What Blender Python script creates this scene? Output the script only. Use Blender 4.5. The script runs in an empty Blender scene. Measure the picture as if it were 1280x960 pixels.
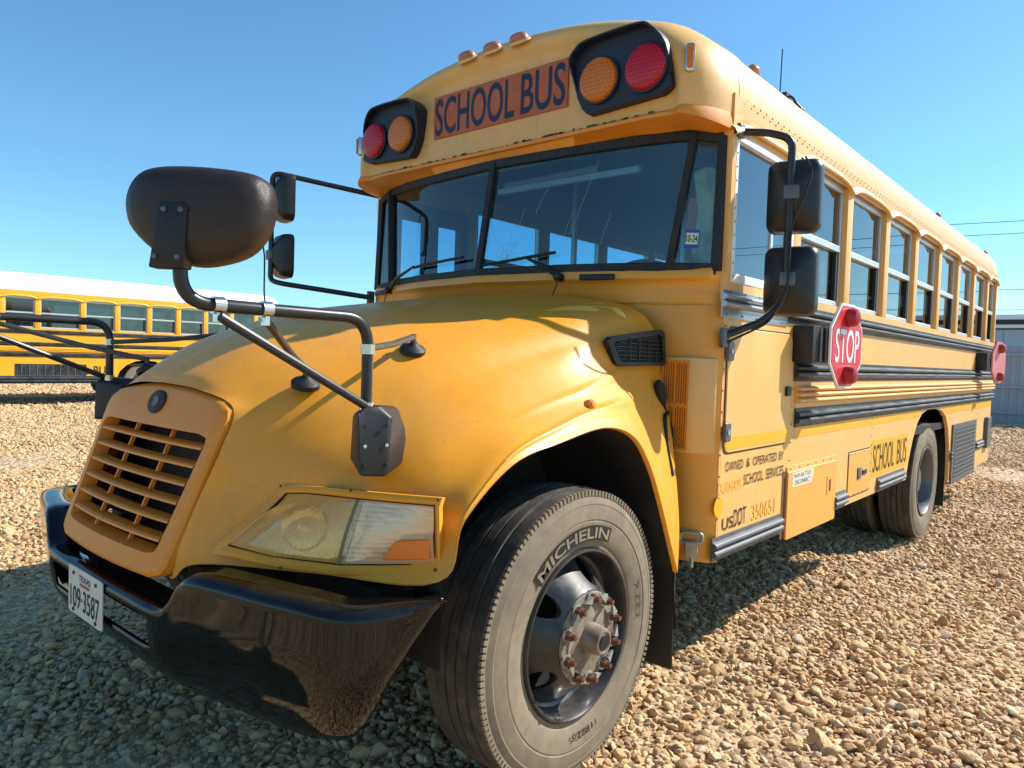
import bpy, bmesh, math, random
import numpy as np
from mathutils import Vector, Matrix, Euler
random.seed(7); rng = np.random.default_rng(11)
R = math.radians
scn = bpy.context.scene
COL = scn.collection
# ------------------------------------------------------------------ camera, sky, sun, exposure
cam_d = bpy.data.cameras.new('camera'); cam = bpy.data.objects.new('camera', cam_d); COL.objects.link(cam)
CAM = Vector((2.6147, -2.1056, 1.4804))
cam.location = CAM
cam.rotation_euler = (R(87.8974), R(-1.8832), R(41.1432))
cam_d.sensor_width = 36.0; cam_d.lens = 906.2 / 1280 * 36.0
cam_d.clip_start = 0.05; cam_d.clip_end = 3000
scn.camera = cam
SUN = Vector((0.62, 1.05, 1.0)).normalized()
world = bpy.data.worlds.new('World'); scn.world = world; world.use_nodes = True
wn = world.node_tree.nodes; wl = world.node_tree.links
sky = wn.new('ShaderNodeTexSky'); sky.sky_type = 'NISHITA'; sky.sun_disc = False
sky.sun_elevation = math.asin(SUN.z); sky.sun_rotation = math.atan2(SUN.x, SUN.y)
sky.altitude = 0; sky.air_density = 1.0; sky.dust_density = 0.3; sky.ozone_density = 3.0
bg = wn['Background']; bg.inputs['Strength'].default_value = 0.115
tint = wn.new('ShaderNodeMix'); tint.data_type = 'RGBA'; tint.blend_type = 'MULTIPLY'; tint.inputs[0].default_value = 1; tint.inputs[7].default_value = (0.66, 1.0, 1.10, 1)
wl.new(sky.outputs[0], tint.inputs[6]); wl.new(tint.outputs[2], bg.inputs['Color'])
sun_d = bpy.data.lights.new('sun', 'SUN'); sun_d.energy = 5.0; sun_d.angle = R(0.53); sun_d.color = (1.0, 0.95, 0.86)
sun = bpy.data.objects.new('sun', sun_d); COL.objects.link(sun)
sun.rotation_euler = SUN.to_track_quat('Z', 'Y').to_euler(); sun.location = (20, 22, 20)
vs = scn.view_settings; vs.view_transform = 'Standard'; vs.look = 'None'; vs.gamma = 1.0; vs.use_curve_mapping = False
vs.exposure = 0.62
scn.cycles.max_bounces = 8; scn.cycles.transparent_max_bounces = 16; scn.cycles.transmission_bounces = 8

# ------------------------------------------------------------------ materials
MATS = {}
def pmat(name, col, rough=0.5, metal=0.0, coat=0.0, noise=0.0, nscale=6.0, bump=0.0, bscale=60.0, dirt=None, dirt_amt=0.0, dirt_scale=3.0, spec=0.5, trans=0.0, ior=1.45, rough_var=0.0, stretch=None, streak=0.0, speck=0.0):
    if name in MATS: return MATS[name]
    m = bpy.data.materials.new(name); m.use_nodes = True
    nt = m.node_tree; n = nt.nodes; l = nt.links; b = n['Principled BSDF']
    b.inputs['Base Color'].default_value = (*col, 1); b.inputs['Roughness'].default_value = rough
    b.inputs['Metallic'].default_value = metal; b.inputs['Coat Weight'].default_value = coat; b.inputs['Coat Roughness'].default_value = 0.12
    b.inputs['Specular IOR Level'].default_value = spec; b.inputs['Transmission Weight'].default_value = trans; b.inputs['IOR'].default_value = ior
    tc = n.new('ShaderNodeTexCoord'); mp = n.new('ShaderNodeMapping'); l.new(tc.outputs['Object'], mp.inputs[0])
    if stretch: mp.inputs['Scale'].default_value = stretch
    colour = None
    if noise > 0:
        t = n.new('ShaderNodeTexNoise'); t.inputs['Scale'].default_value = nscale; t.inputs['Detail'].default_value = 6; t.inputs['Roughness'].default_value = 0.65
        l.new(mp.outputs[0], t.inputs['Vector'])
        r = n.new('ShaderNodeMapRange'); r.inputs['From Min'].default_value = 0.3; r.inputs['From Max'].default_value = 0.7
        r.inputs['To Min'].default_value = 1 - noise; r.inputs['To Max'].default_value = 1 + noise * 0.5
        l.new(t.outputs['Fac'], r.inputs['Value'])
        mx = n.new('ShaderNodeMix'); mx.data_type = 'RGBA'; mx.blend_type = 'MULTIPLY'; mx.inputs['Factor'].default_value = 1
        mx.inputs[6].default_value = (*col, 1); l.new(r.outputs[0], mx.inputs[7]); colour = mx.outputs[2]
    if dirt is not None:
        t = n.new('ShaderNodeTexNoise'); t.inputs['Scale'].default_value = dirt_scale; t.inputs['Detail'].default_value = 8; t.inputs['Roughness'].default_value = 0.7
        l.new(mp.outputs[0], t.inputs['Vector'])
        r = n.new('ShaderNodeMapRange'); r.inputs['From Min'].default_value = 0.42; r.inputs['From Max'].default_value = 0.75
        r.inputs['To Min'].default_value = 0; r.inputs['To Max'].default_value = dirt_amt; l.new(t.outputs['Fac'], r.inputs['Value'])
        mx = n.new('ShaderNodeMix'); mx.data_type = 'RGBA'; l.new(r.outputs[0], mx.inputs['Factor'])
        if colour: l.new(colour, mx.inputs[6])
        else: mx.inputs[6].default_value = (*col, 1)
        mx.inputs[7].default_value = (*dirt, 1); colour = mx.outputs[2]
        if rough_var > 0:
            rr = n.new('ShaderNodeMapRange'); rr.inputs['From Min'].default_value = 0.35; rr.inputs['From Max'].default_value = 0.7
            rr.inputs['To Min'].default_value = rough; rr.inputs['To Max'].default_value = min(1, rough + rough_var)
            l.new(t.outputs['Fac'], rr.inputs['Value']); l.new(rr.outputs[0], b.inputs['Roughness'])
    def layer(tex_out, lo, hi, amt, c2, colour):
        r = n.new('ShaderNodeMapRange'); r.inputs['From Min'].default_value = lo; r.inputs['From Max'].default_value = hi; r.inputs['To Min'].default_value = 0; r.inputs['To Max'].default_value = amt; l.new(tex_out, r.inputs['Value'])
        mx = n.new('ShaderNodeMix'); mx.data_type = 'RGBA'; l.new(r.outputs[0], mx.inputs['Factor'])
        if colour: l.new(colour, mx.inputs[6])
        else: mx.inputs[6].default_value = (*col, 1)
        mx.inputs[7].default_value = (*c2, 1); return mx.outputs[2]
    if streak > 0:
        m2 = n.new('ShaderNodeMapping'); m2.inputs['Scale'].default_value = (16, 16, 0.9); l.new(tc.outputs['Object'], m2.inputs[0])
        t = n.new('ShaderNodeTexNoise'); t.inputs['Scale'].default_value = 1.0; t.inputs['Detail'].default_value = 5; t.inputs['Roughness'].default_value = 0.6; l.new(m2.outputs[0], t.inputs['Vector'])
        colour = layer(t.outputs['Fac'], 0.52, 0.72, streak, (col[0] * .62, col[1] * .6, col[2] * .6 + .02), colour)
    if speck > 0:
        t = n.new('ShaderNodeTexNoise'); t.inputs['Scale'].default_value = 75; t.inputs['Detail'].default_value = 2; l.new(tc.outputs['Object'], t.inputs['Vector'])
        colour = layer(t.outputs['Fac'], 0.70, 0.74, speck, (.12, .07, .03), colour)
    if colour: l.new(colour, b.inputs['Base Color'])
    if bump > 0:
        t = n.new('ShaderNodeTexNoise'); t.inputs['Scale'].default_value = bscale; t.inputs['Detail'].default_value = 4
        l.new(mp.outputs[0], t.inputs['Vector'])
        bp = n.new('ShaderNodeBump'); bp.inputs['Strength'].default_value = bump; bp.inputs['Distance'].default_value = 0.01
        l.new(t.outputs['Fac'], bp.inputs['Height']); l.new(bp.outputs[0], b.inputs['Normal'])
    MATS[name] = m
    return m
def glassmat(name, tint=(0.8, 0.9, 0.95), f0=0.05, rough=0.0):
    m = bpy.data.materials.new(name); m.use_nodes = True; nt = m.node_tree; n = nt.nodes; l = nt.links
    n.remove(n['Principled BSDF']); o = n['Material Output']
    tr = n.new('ShaderNodeBsdfTransparent'); tr.inputs[0].default_value = (*tint, 1)
    gl = n.new('ShaderNodeBsdfGlossy'); gl.inputs['Roughness'].default_value = rough; gl.inputs['Color'].default_value = (1, 1, 1, 1)
    ge = n.new('ShaderNodeNewGeometry'); dt = n.new('ShaderNodeVectorMath'); dt.operation = 'DOT_PRODUCT'; l.new(ge.outputs['Normal'], dt.inputs[0]); l.new(ge.outputs['Incoming'], dt.inputs[1])
    def mth(op, a, b):
        q = n.new('ShaderNodeMath'); q.operation = op; q.use_clamp = op == 'ADD'
        for i, x in enumerate((a, b)):
            if x is None: continue
            if isinstance(x, (int, float)): q.inputs[i].default_value = x
            else: l.new(x, q.inputs[i])
        return q.outputs[0]
    c = mth('ABSOLUTE', dt.outputs['Value'], None); p = mth('POWER', mth('SUBTRACT', 1.0, c), 5.0); f = mth('ADD', mth('MULTIPLY', p, 1 - f0), f0)
    mx = n.new('ShaderNodeMixShader'); l.new(f, mx.inputs[0]); l.new(tr.outputs[0], mx.inputs[1]); l.new(gl.outputs[0], mx.inputs[2])
    l.new(mx.outputs[0], o.inputs[0]); MATS[name] = m
    return m
DUST = (0.38, 0.30, 0.20)
hood_y = pmat('hood_yellow_paint', (0.82, 0.318, 0.013), 0.40, coat=0.12, noise=0.08, nscale=3, dirt=(0.62, 0.33, 0.10), dirt_amt=0.45, dirt_scale=2.2, rough_var=0.18, bump=0.006, bscale=25, streak=0.22, speck=0.35)
body_y = pmat('body_faded_yellow_paint', (0.78, 0.43, 0.125), 0.45, coat=0.08, noise=0.06, nscale=2.5, dirt=(0.66, 0.42, 0.2), dirt_amt=0.4, dirt_scale=1.3, rough_var=0.12, bump=0.012, bscale=9, streak=0.16, speck=0.25)
cap_y = pmat('cap_faded_yellow_paint', (0.77, 0.425, 0.12), 0.5, coat=0.05, noise=0.08, nscale=3, dirt=(0.6, 0.4, 0.22), dirt_amt=0.4, dirt_scale=1.6, bump=0.01, bscale=12, streak=0.15, speck=0.3)
skirt_y = pmat('skirt_yellow_paint', (0.80, 0.375, 0.068), 0.45, noise=0.05, nscale=2.5, dirt=(0.6, 0.36, 0.13), dirt_amt=0.35, dirt_scale=2.2, streak=0.15, speck=0.2)
stripe_y = pmat('reflective_stripe_yellow', (0.82, 0.40, 0.01), 0.4, noise=0.04, nscale=8)
roof_p = pmat('roof_faded_paint', (0.72, 0.43, 0.19), 0.5, noise=0.07, nscale=2, dirt=(0.7, 0.5, 0.3), dirt_amt=0.4)
roof_w = pmat('white_roof_paint', (0.8, 0.78, 0.72), 0.5, noise=0.04, nscale=2)
grille_y = pmat('grille_yellow_plastic', (0.80, 0.255, 0.014), 0.5, noise=0.06, nscale=5)
black_r = pmat('black_rub_rail_paint', (0.018, 0.022, 0.028), 0.3, dirt=(0.12, 0.12, 0.12), dirt_amt=0.5, dirt_scale=4, rough_var=0.3)
alu_r = pmat('galvanised_rail', (0.34, 0.36, 0.38), 0.35, metal=0.7, noise=0.15, nscale=5)
step_r = pmat('weathered_grey_rail', (0.10, 0.105, 0.115), 0.42, metal=0.3, dirt=(0.22, 0.2, 0.18), dirt_amt=0.5, dirt_scale=5)
bump_m = pmat('gloss_black_bumper', (0.005, 0.005, 0.005), 0.04, spec=0.4, dirt=(0.05, 0.04, 0.03), dirt_amt=0.12, dirt_scale=9, rough_var=0.06, stretch=(6, 6, 0.5))
plas = pmat('black_plastic', (0.012, 0.012, 0.014), 0.45, bump=0.1, bscale=300)
plas_b = pmat('weathered_mirror_plastic', (0.028, 0.017, 0.013), 0.38, noise=0.25, nscale=8, bump=0.25, bscale=420)
tube_m = pmat('black_tube_paint', (0.022, 0.022, 0.024), 0.33, noise=0.2, nscale=20)
rubber = pmat('black_rubber', (0.012, 0.012, 0.013), 0.6)
dark = pmat('dark_underbody', (0.010, 0.009, 0.008), 0.8, dirt=(0.05, 0.04, 0.03), dirt_amt=0.5)
liner = pmat('wheel_liner', (0.012, 0.011, 0.010), 0.75, dirt=(0.05, 0.04, 0.03), dirt_amt=0.5, dirt_scale=5, bump=0.1, bscale=80)
tread = pmat('tyre_tread', (0.045, 0.041, 0.036), 0.8, dirt=(0.16, 0.13, 0.095), dirt_amt=0.7, dirt_scale=12, bump=0.15, bscale=90)
side_w = pmat('dusty_sidewall', (0.25, 0.195, 0.13), 0.85, noise=0.22, nscale=14, dirt=(0.12, 0.10, 0.08), dirt_amt=0.75, dirt_scale=5, bump=0.05, bscale=120)
rim_m = pmat('black_rim_paint', (0.016, 0.017, 0.020), 0.26, coat=0.3, dirt=(0.12, 0.10, 0.075), dirt_amt=0.5, dirt_scale=8, rough_var=0.3)
hubm = pmat('dusty_hub', (0.27, 0.22, 0.165), 0.7, noise=0.35, nscale=22, dirt=(.12, .055, .03), dirt_amt=.95, dirt_scale=16)
rust = pmat('rusty_nut', (0.16, 0.065, 0.03), 0.75, noise=0.4, nscale=40, metal=0.2)
zinc = pmat('bare_metal', (0.45, 0.46, 0.42), 0.45, metal=0.6, noise=0.2, nscale=30)
chrome = pmat('bright_clamp_metal', (0.62, 0.60, 0.56), 0.25, metal=1.0, noise=0.1, nscale=30)
win_al = pmat('window_aluminium', (0.62, 0.62, 0.60), 0.38, metal=0.55, noise=0.1, nscale=8)
red_l = pmat('red_lens', (0.50, 0.005, 0.02), 0.25, spec=0.5)
amb_l = pmat('amber_lens', (0.64, 0.165, 0.008), 0.25, spec=0.5)
amb_d = pmat('faded_marker_lens', (0.42, 0.16, 0.08), 0.35)
marker_o = pmat('orange_marker_lens', (0.60, 0.24, 0.03), 0.3)
amb_h = pmat('turn_amber', (0.9, 0.17, 0.006), 0.22, coat=0.6)
navy = pmat('lamp_box_black', (0.012, 0.016, 0.030), 0.5)
sign_o = pmat('sign_orange', (0.46, 0.10, 0.028), 0.55, noise=0.12, nscale=18, dirt=(0.42, 0.16, 0.07), dirt_amt=0.4, dirt_scale=10)
letter_n = pmat('letter_dark_blue', (0.010, 0.014, 0.045), 0.5)
letter_k = pmat('letter_black', (0.012, 0.012, 0.012), 0.5)
letter_fy = pmat('letter_faded_yellow', (0.82, 0.44, 0.05), 0.5)
letter_ghost = pmat('letter_ghost', (0.74, 0.40, 0.10), 0.5)
stop_red = pmat('stop_red', (0.60, 0.018, 0.035), 0.4, noise=0.05)
stop_pink = pmat('stop_faded_pink', (0.62, 0.20, 0.22), 0.5, noise=0.1)
stop_lens = pmat('stop_lamp_red', (0.36, 0.008, 0.02), 0.35)
white_p = pmat('white_paint', (0.80, 0.80, 0.78), 0.45)
plate_w = pmat('plate_white', (0.70, 0.66, 0.56), 0.45, noise=0.06, nscale=40)
plate_r = pmat('plate_red', (0.5, 0.09, 0.06), 0.5)
badge_m = pmat('badge_dark', (0.04, 0.03, 0.028), 0.6, spec=.2)
badge_l = pmat('badge_letter', (0.15, 0.11, 0.09), 0.6)
refl_m = pmat('headlight_reflector', (0.92, 0.88, 0.80), 0.18, metal=1.0, bump=0.35, bscale=45)
refl_d = pmat('headlight_bowl', (0.95, 0.84, 0.62), 0.2, metal=0.95, bump=0.35, bscale=22)
def lensmat(name, tint, haze, hz):
    m = glassmat(name, tint, 0.07, 0.05); n = m.node_tree.nodes; l = m.node_tree.links; o = n['Material Output']; old = o.inputs[0].links[0].from_socket
    d = n.new('ShaderNodeBsdfDiffuse'); d.inputs[0].default_value = (*haze, 1); mx = n.new('ShaderNodeMixShader'); mx.inputs[0].default_value = hz; l.new(old, mx.inputs[1]); l.new(d.outputs[0], mx.inputs[2]); l.new(mx.outputs[0], o.inputs[0]); return m
lens_g = lensmat('headlight_lens', (1.0, 0.90, 0.68), (1.0, 0.50, 0.11), 0.5)
lens_g2 = lensmat('headlight_ridge', (1.0, 0.93, 0.80), (0.95, 0.60, 0.34), 0.5)
mirr = pmat('mirror_glass', (0.85, 0.87, 0.9), 0.02, metal=1.0)
int_d = pmat('interior_dark', (0.05, 0.055, 0.065), 0.7)
int_l = pmat('interior_ceiling', (0.42, 0.43, 0.42), 0.6)
seat_m = pmat('seat_vinyl', (0.045, 0.055, 0.085), 0.5)
vest = pmat('hanging_cloth', (0.80, 0.58, 0.24), 0.8, noise=0.4, nscale=12)
vest2 = pmat('orange_cloth', (0.8, 0.16, 0.06), 0.8)
g_wind = glassmat('windshield_glass', (0.46, 0.78, 0.96), 0.085)
g_far = glassmat('far_side_glass', (0.62, 0.78, 0.84), 0.06)
g_side = glassmat('tinted_window_glass', (0.22, 0.27, 0.32), 0.10)
g_driver = glassmat('driver_window_glass', (0.45, 0.62, 0.72), 0.09)
crack_m = pmat('glass_crack', (0.40, 0.45, 0.48), 0.3)
sheet_m = pmat('metal_sheet_wall', (0.30, 0.34, 0.40), 0.5, noise=0.08, nscale=1.5, metal=0.1)
sheet_l = pmat('pale_panel', (0.50, 0.54, 0.55), 0.5, noise=0.1, nscale=1)
wire_m = pmat('wire_black', (0.03, 0.03, 0.035), 0.6)
wood_m = pmat('pole_wood', (0.16, 0.11, 0.07), 0.8, noise=0.3, nscale=6)

# ------------------------------------------------------------------ mesh helpers
class MB:
    def __init__(s): s.v = []; s.f = []
    def add(s, vs, fs):
        o = len(s.v); s.v += [tuple(map(float, p)) for p in vs]; s.f += [tuple(i + o for i in f) for f in fs]; return s
    def box(s, c, d, rot=None):
        x, y, z = [k / 2 for k in d]
        P = [Vector((a * x, b * y, e * z)) for a in (-1, 1) for b in (-1, 1) for e in (-1, 1)]
        if rot is not None: P = [rot @ p for p in P]
        P = [p + Vector(c) for p in P]
        return s.add(P, [(0, 1, 3, 2), (4, 6, 7, 5), (0, 4, 5, 1), (2, 3, 7, 6), (0, 2, 6, 4), (1, 5, 7, 3)])
    def bx(s, x0, x1, y0, y1, z0, z1): return s.box(((x0 + x1) / 2, (y0 + y1) / 2, (z0 + z1) / 2), (abs(x1 - x0), abs(y1 - y0), abs(z1 - z0)))
    def tube(s, pts, r, n=10, caps=True):
        pts = [Vector(p) for p in pts]; rs = r if isinstance(r, (list, tuple)) else [r] * len(pts)
        t0 = (pts[1] - pts[0]).normalized(); u = t0.orthogonal().normalized(); rings = []
        for i, p in enumerate(pts):
            a = pts[max(i - 1, 0)]; b = pts[min(i + 1, len(pts) - 1)]; t = (b - a).normalized()
            u = (u - t * u.dot(t)).normalized(); w = t.cross(u)
            rings.append([p + (u * math.cos(2 * math.pi * k / n) + w * math.sin(2 * math.pi * k / n)) * rs[i] for k in range(n)])
        V = [p for g in rings for p in g]; F = []
        for i in range(len(pts) - 1):
            for k in range(n):
                F.append((i * n + k, i * n + (k + 1) % n, (i + 1) * n + (k + 1) % n, (i + 1) * n + k))
        if caps: F.append(tuple(range(n))[::-1]); F.append(tuple((len(pts) - 1) * n + k for k in range(n)))
        return s.add(V, F)
    def lathe(s, prof, o, ax, n=48, a0=0, a1=2 * math.pi, cap0=False, cap1=False):
        # prof: (axial, radius); o origin; ax axis
        ax = Vector(ax).normalized(); u = Vector((0, 0, 1)) if abs(ax.z) < 0.9 else Vector((1, 0, 0)); u = (u - ax * u.dot(ax)).normalized(); w = ax.cross(u)
        full = abs(a1 - a0 - 2 * math.pi) < 1e-6; m = n if full else n + 1; V = []
        for a, r in prof:
            for k in range(m):
                t = a0 + (a1 - a0) * k / n; V.append(Vector(o) + ax * a + (u * math.cos(t) + w * math.sin(t)) * r)
        F = []
        for i in range(len(prof) - 1):
            for k in range(n):
                k2 = (k + 1) % m; F.append((i * m + k, i * m + k2, (i + 1) * m + k2, (i + 1) * m + k))
        if cap0: F.append(tuple(range(m)))
        if cap1: F.append(tuple((len(prof) - 1) * m + k for k in range(m))[::-1])
        return s.add(V, F)
    def grid(s, rows, close=False):
        m = len(rows[0]); V = [p for r in rows for p in r]; F = []
        for i in range(len(rows) - 1):
            for k in range(m if close else m - 1):
                k2 = (k + 1) % m; F.append((i * m + k, i * m + k2, (i + 1) * m + k2, (i + 1) * m + k))
        return s.add(V, F)
    def prism(s, a, b):   # two matching loops
        n = len(a); return s.add(list(a) + list(b), [tuple(range(n))[::-1], tuple(range(n, 2 * n))] + [(i, (i + 1) % n, n + (i + 1) % n, n + i) for i in range(n)])
    def ring(s, outer, inner):   # flat ring between two loops
        n = len(outer); return s.add(list(outer) + list(inner), [(i, (i + 1) % n, n + (i + 1) % n, n + i) for i in range(n)])
    def build(s, name, mat, parent=None, smooth=True, bevel=0.0, segs=2, ang=32, weld=False):
        bm = bmesh.new(); vv = [bm.verts.new(p) for p in s.v]
        for f in s.f:
            try: bm.faces.new([vv[i] for i in f])
            except ValueError: pass
        if weld: bmesh.ops.remove_doubles(bm, verts=bm.verts, dist=1e-4)
        bmesh.ops.recalc_face_normals(bm, faces=bm.faces)
        if bevel > 0:
            es = [e for e in bm.edges if len(e.link_faces) == 2 and e.calc_face_angle(0) > R(30)]
            bmesh.ops.bevel(bm, geom=es, offset=bevel, segments=segs, affect='EDGES', profile=0.5, clamp_overlap=True)
        me = bpy.data.meshes.new(name); bm.to_mesh(me); bm.free()
        if smooth: me.shade_smooth(); me.set_sharp_from_angle(angle=R(ang))
        me.materials.append(mat)
        return link(name, me, parent)
def link(name, me, parent=None):
    o = bpy.data.objects.new(name, me); COL.objects.link(o)
    if parent: o.parent = parent
    return o
def thing(name, label, cat, loc=(0, 0, 0), group=None):
    o = bpy.data.objects.new(name, None); COL.objects.link(o); o.location = loc; o.empty_display_size = 0.2
    o['label'] = label; o['category'] = cat
    if group: o['group'] = group
    return o
def tag(o, label, cat, group=None):
    o['label'] = label; o['category'] = cat
    if group: o['group'] = group
    return o
def group_part(name, parent):
    o = bpy.data.objects.new(name, None); COL.objects.link(o); o.parent = parent; o.empty_display_size = 0.1
    return o
def copy_tree(o, parent=None):
    c = o.copy(); COL.objects.link(c); c.parent = parent
    for ch in o.children: copy_tree(ch, c)
    return c
def arc(c, r, a0, a1, n, e1, e2):
    c = Vector(c); e1 = Vector(e1); e2 = Vector(e2)
    return [c + (e1 * math.cos(a0 + (a1 - a0) * i / n) + e2 * math.sin(a0 + (a1 - a0) * i / n)) * r for i in range(n + 1)]
def rrect(y0, y1, z0, z1, r, n=5):
    P = []
    for cy, cz, a in ((y1 - r, z1 - r, 0), (y0 + r, z1 - r, 90), (y0 + r, z0 + r, 180), (y1 - r, z0 + r, 270)):
        for i in range(n + 1):
            t = R(a + 90 * i / n); P.append((cy + r * math.cos(t), cz + r * math.sin(t)))
    return P
def smoothpath(P, r=0.05, n=6):
    P = [Vector(p) for p in P]; out = [P[0]]
    for i in range(1, len(P) - 1):
        a = (P[i - 1] - P[i]); b = (P[i + 1] - P[i]); d = min(r, a.length * 0.45, b.length * 0.45)
        p0 = P[i] + a.normalized() * d; p2 = P[i] + b.normalized() * d
        for k in range(n + 1):
            t = k / n; out.append(p0 * (1 - t) ** 2 + P[i] * 2 * t * (1 - t) + p2 * t * t)
    out.append(P[-1]); return out
_txt = {}
def text2d(s, bold=0.0):
    if (s, bold) in _txt: return _txt[(s, bold)]
    cu = bpy.data.curves.new('t', 'FONT'); cu.body = s; cu.resolution_u = 4; cu.offset = bold
    ob = bpy.data.objects.new('t', cu); COL.objects.link(ob)
    dg = bpy.context.evaluated_depsgraph_get(); me = bpy.data.meshes.new_from_object(ob.evaluated_get(dg))
    V = [(v.co.x, v.co.y) for v in me.vertices]; F = [tuple(p.vertices) for p in me.polygons]
    bpy.data.objects.remove(ob); bpy.data.curves.remove(cu); bpy.data.meshes.remove(me)
    _txt[(s, bold)] = (V, F); return V, F
def text(name, s, fn, mat, parent, bold=0.0):
    """fn maps normalised (u 0..1, v 0..1) to a 3D point"""
    V, F = text2d(s, bold); xs = [p[0] for p in V]; ys = [p[1] for p in V]
    x0, x1, y0, y1 = min(xs), max(xs), min(ys), max(ys)
    m = MB(); m.add([fn((p[0] - x0) / (x1 - x0), (p[1] - y0) / (y1 - y0)) for p in V], F)
    return m.build(name, mat, parent, smooth=False)
def cr(P, k):
    """Catmull-Rom resample of list of numpy points"""
    P = [np.asarray(p, float) for p in P]; Q = [2 * P[0] - P[1]] + P + [2 * P[-1] - P[-2]]; out = []
    for i in range(1, len(Q) - 2):
        for j in range(k):
            t = j / k; a, b, c, d = Q[i - 1], Q[i], Q[i + 1], Q[i + 2]
            out.append(0.5 * ((2 * b) + (c - a) * t + (2 * a - 5 * b + 4 * c - d) * t * t + (3 * b - a - 3 * c + d) * t ** 3))
    out.append(P[-1]); return out
def interp(x, T):
    return float(np.interp(x, [t[0] for t in T], [t[1] for t in T]))

# ------------------------------------------------------------------ ground
def ground_mat():
    m = bpy.data.materials.new('gravel_ground'); m.use_nodes = True; nt = m.node_tree; n = nt.nodes; l = nt.links; b = n['Principled BSDF']
    tc = n.new('ShaderNodeTexCoord')
    vo = n.new('ShaderNodeTexVoronoi'); vo.inputs['Scale'].default_value = 19; vo.inputs['Randomness'].default_value = 1; l.new(tc.outputs['Object'], vo.inputs['Vector'])
    wn_ = n.new('ShaderNodeTexWhiteNoise'); l.new(vo.outputs['Position'], wn_.inputs['Vector'])
    rp = n.new('ShaderNodeValToRGB'); e = rp.color_ramp.elements
    e[0].position = 0; e[0].color = (0.30, 0.18, 0.09, 1); e[1].position = 1; e[1].color = (0.64, 0.48, 0.28, 1)
    x = e.new(0.35); x.color = (0.47, 0.31, 0.16, 1); x = e.new(0.7); x.color = (0.56, 0.40, 0.22, 1)
    l.new(wn_.outputs['Value'], rp.inputs[0])
    ns = n.new('ShaderNodeTexNoise'); ns.inputs['Scale'].default_value = 0.5; ns.inputs['Detail'].default_value = 5; l.new(tc.outputs['Object'], ns.inputs['Vector'])
    mr = n.new('ShaderNodeMapRange'); mr.inputs['From Min'].default_value = 0.3; mr.inputs['From Max'].default_value = 0.7; mr.inputs['To Min'].default_value = 0.85; mr.inputs['To Max'].default_value = 1.12; l.new(ns.outputs['Fac'], mr.inputs[0])
    mx = n.new('ShaderNodeMix'); mx.data_type = 'RGBA'; mx.blend_type = 'MULTIPLY'; mx.inputs[0].default_value = 1; l.new(rp.outputs[0], mx.inputs[6]); l.new(mr.outputs[0], mx.inputs[7])
    l.new(mx.outputs[2], b.inputs['Base Color']); b.inputs['Roughness'].default_value = 0.85
    bp = n.new('ShaderNodeBump'); bp.inputs['Strength'].default_value = 1.0; bp.inputs['Distance'].default_value = 0.03; bp.invert = True
    l.new(vo.outputs['Distance'], bp.inputs['Height']); l.new(bp.outputs[0], b.inputs['Normal'])
    return m
def gz(x, y):
    return 0.018 * math.sin(x * 1.1 + 0.5) * math.sin(y * 0.9 + 1) + 0.012 * math.sin(x * 2.7 + y * 1.9)
gm = MB(); N = 90
axis = [math.copysign((abs(t) ** 3.2) * 900 + abs(t) * 12, t) for t in np.linspace(-1, 1, N)]
gm.grid([[(x, y + 3, gz(x, y + 3) * math.exp(-((x * x + y * y) / 900)) - 0.02) for x in axis] for y in axis])
g = gm.build('ground', ground_mat(), ang=180); g['kind'] = 'structure'

# gravel stones: instances of a few stone meshes on scattered points
def stone_mat():
    m = bpy.data.materials.new('gravel_stone'); m.use_nodes = True; nt = m.node_tree; n = nt.nodes; l = nt.links; b = n['Principled BSDF']
    at = n.new('ShaderNodeAttribute'); at.attribute_type = 'INSTANCER'; at.attribute_name = 'tone'
    rp = n.new('ShaderNodeValToRGB'); e = rp.color_ramp.elements
    cols = [(0, (0.31, 0.145, 0.06)), (0.12, (0.47, 0.25, 0.11)), (0.35, (0.61, 0.365, 0.165)), (0.6, (0.69, 0.45, 0.22)), (0.8, (0.72, 0.51, 0.275)), (0.92, (0.58, 0.44, 0.29)), (1.0, (0.73, 0.59, 0.37))]
    e[0].position, e[0].color = 0, (*cols[0][1], 1); e[1].position, e[1].color = 1, (*cols[-1][1], 1)
    for p, c in cols[1:-1]: q = e.new(p); q.color = (*c, 1)
    l.new(at.outputs['Fac'], rp.inputs[0])
    tc = n.new('ShaderNodeTexCoord'); ns = n.new('ShaderNodeTexNoise'); ns.inputs['Scale'].default_value = 2.2; ns.inputs['Detail'].default_value = 6; ns.inputs['Roughness'].default_value = 0.7
    l.new(tc.outputs['Object'], ns.inputs['Vector'])
    mr = n.new('ShaderNodeMapRange'); mr.inputs['From Min'].default_value = 0.3; mr.inputs['From Max'].default_value = 0.7; mr.inputs['To Min'].default_value = 0.72; mr.inputs['To Max'].default_value = 1.18; l.new(ns.outputs['Fac'], mr.inputs[0])
    mx = n.new('ShaderNodeMix'); mx.data_type = 'RGBA'; mx.blend_type = 'MULTIPLY'; mx.inputs[0].default_value = 1; l.new(rp.outputs[0], mx.inputs[6]); l.new(mr.outputs[0], mx.inputs[7])
    l.new(mx.outputs[2], b.inputs['Base Color']); b.inputs['Roughness'].default_value = 0.8
    bp = n.new('ShaderNodeBump'); bp.inputs['Strength'].default_value = 0.35; bp.inputs['Distance'].default_value = 0.15; l.new(ns.outputs['Fac'], bp.inputs['Height']); l.new(bp.outputs[0], b.inputs['Normal'])
    return m
STM = stone_mat()
stones = bpy.data.collections.new('stone_shapes')
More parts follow.
